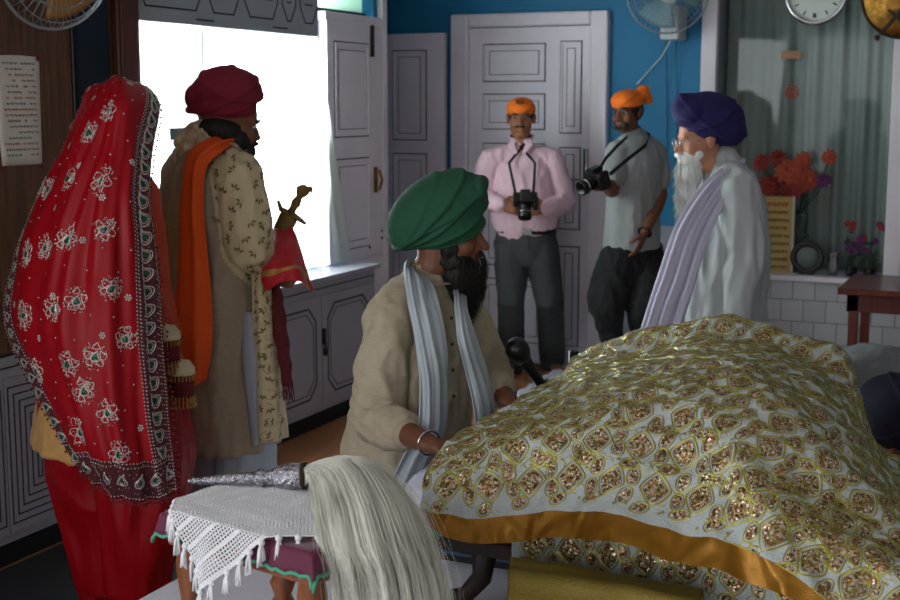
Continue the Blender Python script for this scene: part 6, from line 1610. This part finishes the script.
# border work: bead rows and paisleys
L = np.linalg.norm(np.diff(vs_.p, axis=0), axis=2).sum(0).mean(); Wd = np.linalg.norm(np.diff(vs_.p, axis=1), axis=2).sum(1).mean()
def paisley(a, b0, ang, sc=1.0):
    F = vs_.frame(a, b0)
    vs_.line(b, a, b0, [(x*sc, y*sc) for x, y in teardrop(.044, .030, 18, .5)], .0019, 2, ang=ang, fr_=F); vs_.line(b, a, b0, [(x*sc, y*sc) for x, y in teardrop(.032, .019, 14, .5)], .0012, 2, ang=ang, fr_=F)
    vs_.patch(b, a, b0, [(x*sc, y*sc) for x, y in teardrop(.022, .012, 12, .5)], 3, h=.002, ang=ang, fr_=F)
nP = int(L/.052)
for i in range(nP):
    a = (i+.5)/nP
    if a < .94: paisley(a, 1-BW*.55, 1.3)
    if .45 < a < .94: paisley(a, BW*.30, -1.3, .8)
nQ = int(Wd/.055)
for j in range(nQ): paisley(.962, (j+.5)/nQ, .3, .85)
def beads(a, b0, r_=.0023): vs_.patch(b, a, b0, ring(r_, r_, 6), 2, h=.0024)
na = int(L/.0105)
for i in range(na):
    a = (i+.5)/na
    for b0 in (1-BW*1.02, 1-BW*.93, 1-BW*.06):
        beads(a, b0)
    if i % 2 == 0:
        for b0 in (1-BW*.80, 1-BW*.22, 1-BW*.14): beads(a, b0, .0019)
    for q in range(2): beads(a, 1-BW*rv.uniform(.05, .95), .0016)
    if a > .42: beads(a, BW*.60); beads(a, BW*.03); beads(a, BW*rv.uniform(.05, .55), .0016)
nb_ = int(Wd/.0105)
for j in range(nb_):
    b0 = (j+.5)/nb_
    for a in (.928, .936, .995): beads(a, b0)
    for q in range(2): beads(rv.uniform(.93, .99), b0, .0016)
b.obj('veil', [M['redsilk'], M['border'], M['silverbead'], M['greenstone']], t)
bd = MB()
for i in range(0, vs_.nr, 2):
    for (jj, o) in ((vs_.nc-1, 1), (0, 0)):
        if o == 0 and i/vs_.nr < .42: continue
        p = Vector(vs_.p[i, jj]); q = p+Vector(vs_.p[i, jj]-vs_.p[i, jj-1 if o else 1]).normalized()*rv.uniform(.006, .016)-Vector((0, 0, rv.uniform(.002, .012))); bd.ell(q, .0036, None, 8, 6)
        bd.loft([p, q], [.0009]*2, None, 4, round_=False)
for j in range(0, vs_.nc, 2):
    p = Vector(vs_.p[-1, j]); q = p-Vector((0, 0, rv.uniform(.008, .016))); bd.ell(q, .0036, None, 8, 6); bd.loft([p, q], [.0009]*2, None, 4, round_=False)
bd.obj('bead_fringe', mat('garnet_beads', (96, 24, 34), .25), t)
SKY = 1.3; P_WIN = 240; P_REAR = 34; P_SIDE = 72; EXPO = 0.05
# ================================================================ camera and light
cam = bpy.data.cameras.new('camera'); co = bpy.data.objects.new('camera', cam); COL.objects.link(co)
co.location = (0, 0, EYE); co.rotation_euler = (math.pi/2-TH, 0, YAW)
cam.sensor_width = 36; cam.lens = FPX/900*36
cam.dof.use_dof = True; cam.dof.focus_distance = 3.45; cam.dof.aperture_fstop = 6.0
bpy.context.scene.camera = co
wd = bpy.data.worlds.new('sky'); bpy.context.scene.world = wd; wd.use_nodes = True
bg = wd.node_tree.nodes['Background']; bg.inputs[0].default_value = (.92, .97, 1, 1); bg.inputs[1].default_value = SKY
def area(name, loc, aim, sx, sy, power, col=(1, 1, 1)):
    l = bpy.data.lights.new(name, 'AREA'); l.shape = 'RECTANGLE'; l.size = sx; l.size_y = sy; l.energy = power; l.color = col
    o = bpy.data.objects.new(name, l); COL.objects.link(o); o.location = loc
    o.rotation_euler = Vector(aim).to_track_quat('-Z', 'Y').to_euler(); return o
area('window_daylight', (UW-.48, 5.25, 1.75), (1, -.1, -.25), 1.7, 2.5, P_WIN, (.93, .97, 1))
area('side_fill_light', (UW-.1, -.3, 1.65), (1, .35, -.1), 2.5, 1.5, P_SIDE, (.95, .98, 1))  # added fill from the left, at the unseen near opening
area('rear_window_daylight', (-.9, VR-.1, 1.5), (0, 1, 0), 4.0, 1.9, P_REAR, (1, .97, .95))
vs = bpy.context.scene.view_settings
vs.view_transform = 'Standard'; vs.look = 'None'; vs.gamma = 1; vs.use_curve_mapping = False; vs.exposure = EXPO
for o in list(bpy.data.objects):
    if '_b' in o: del o['_b']
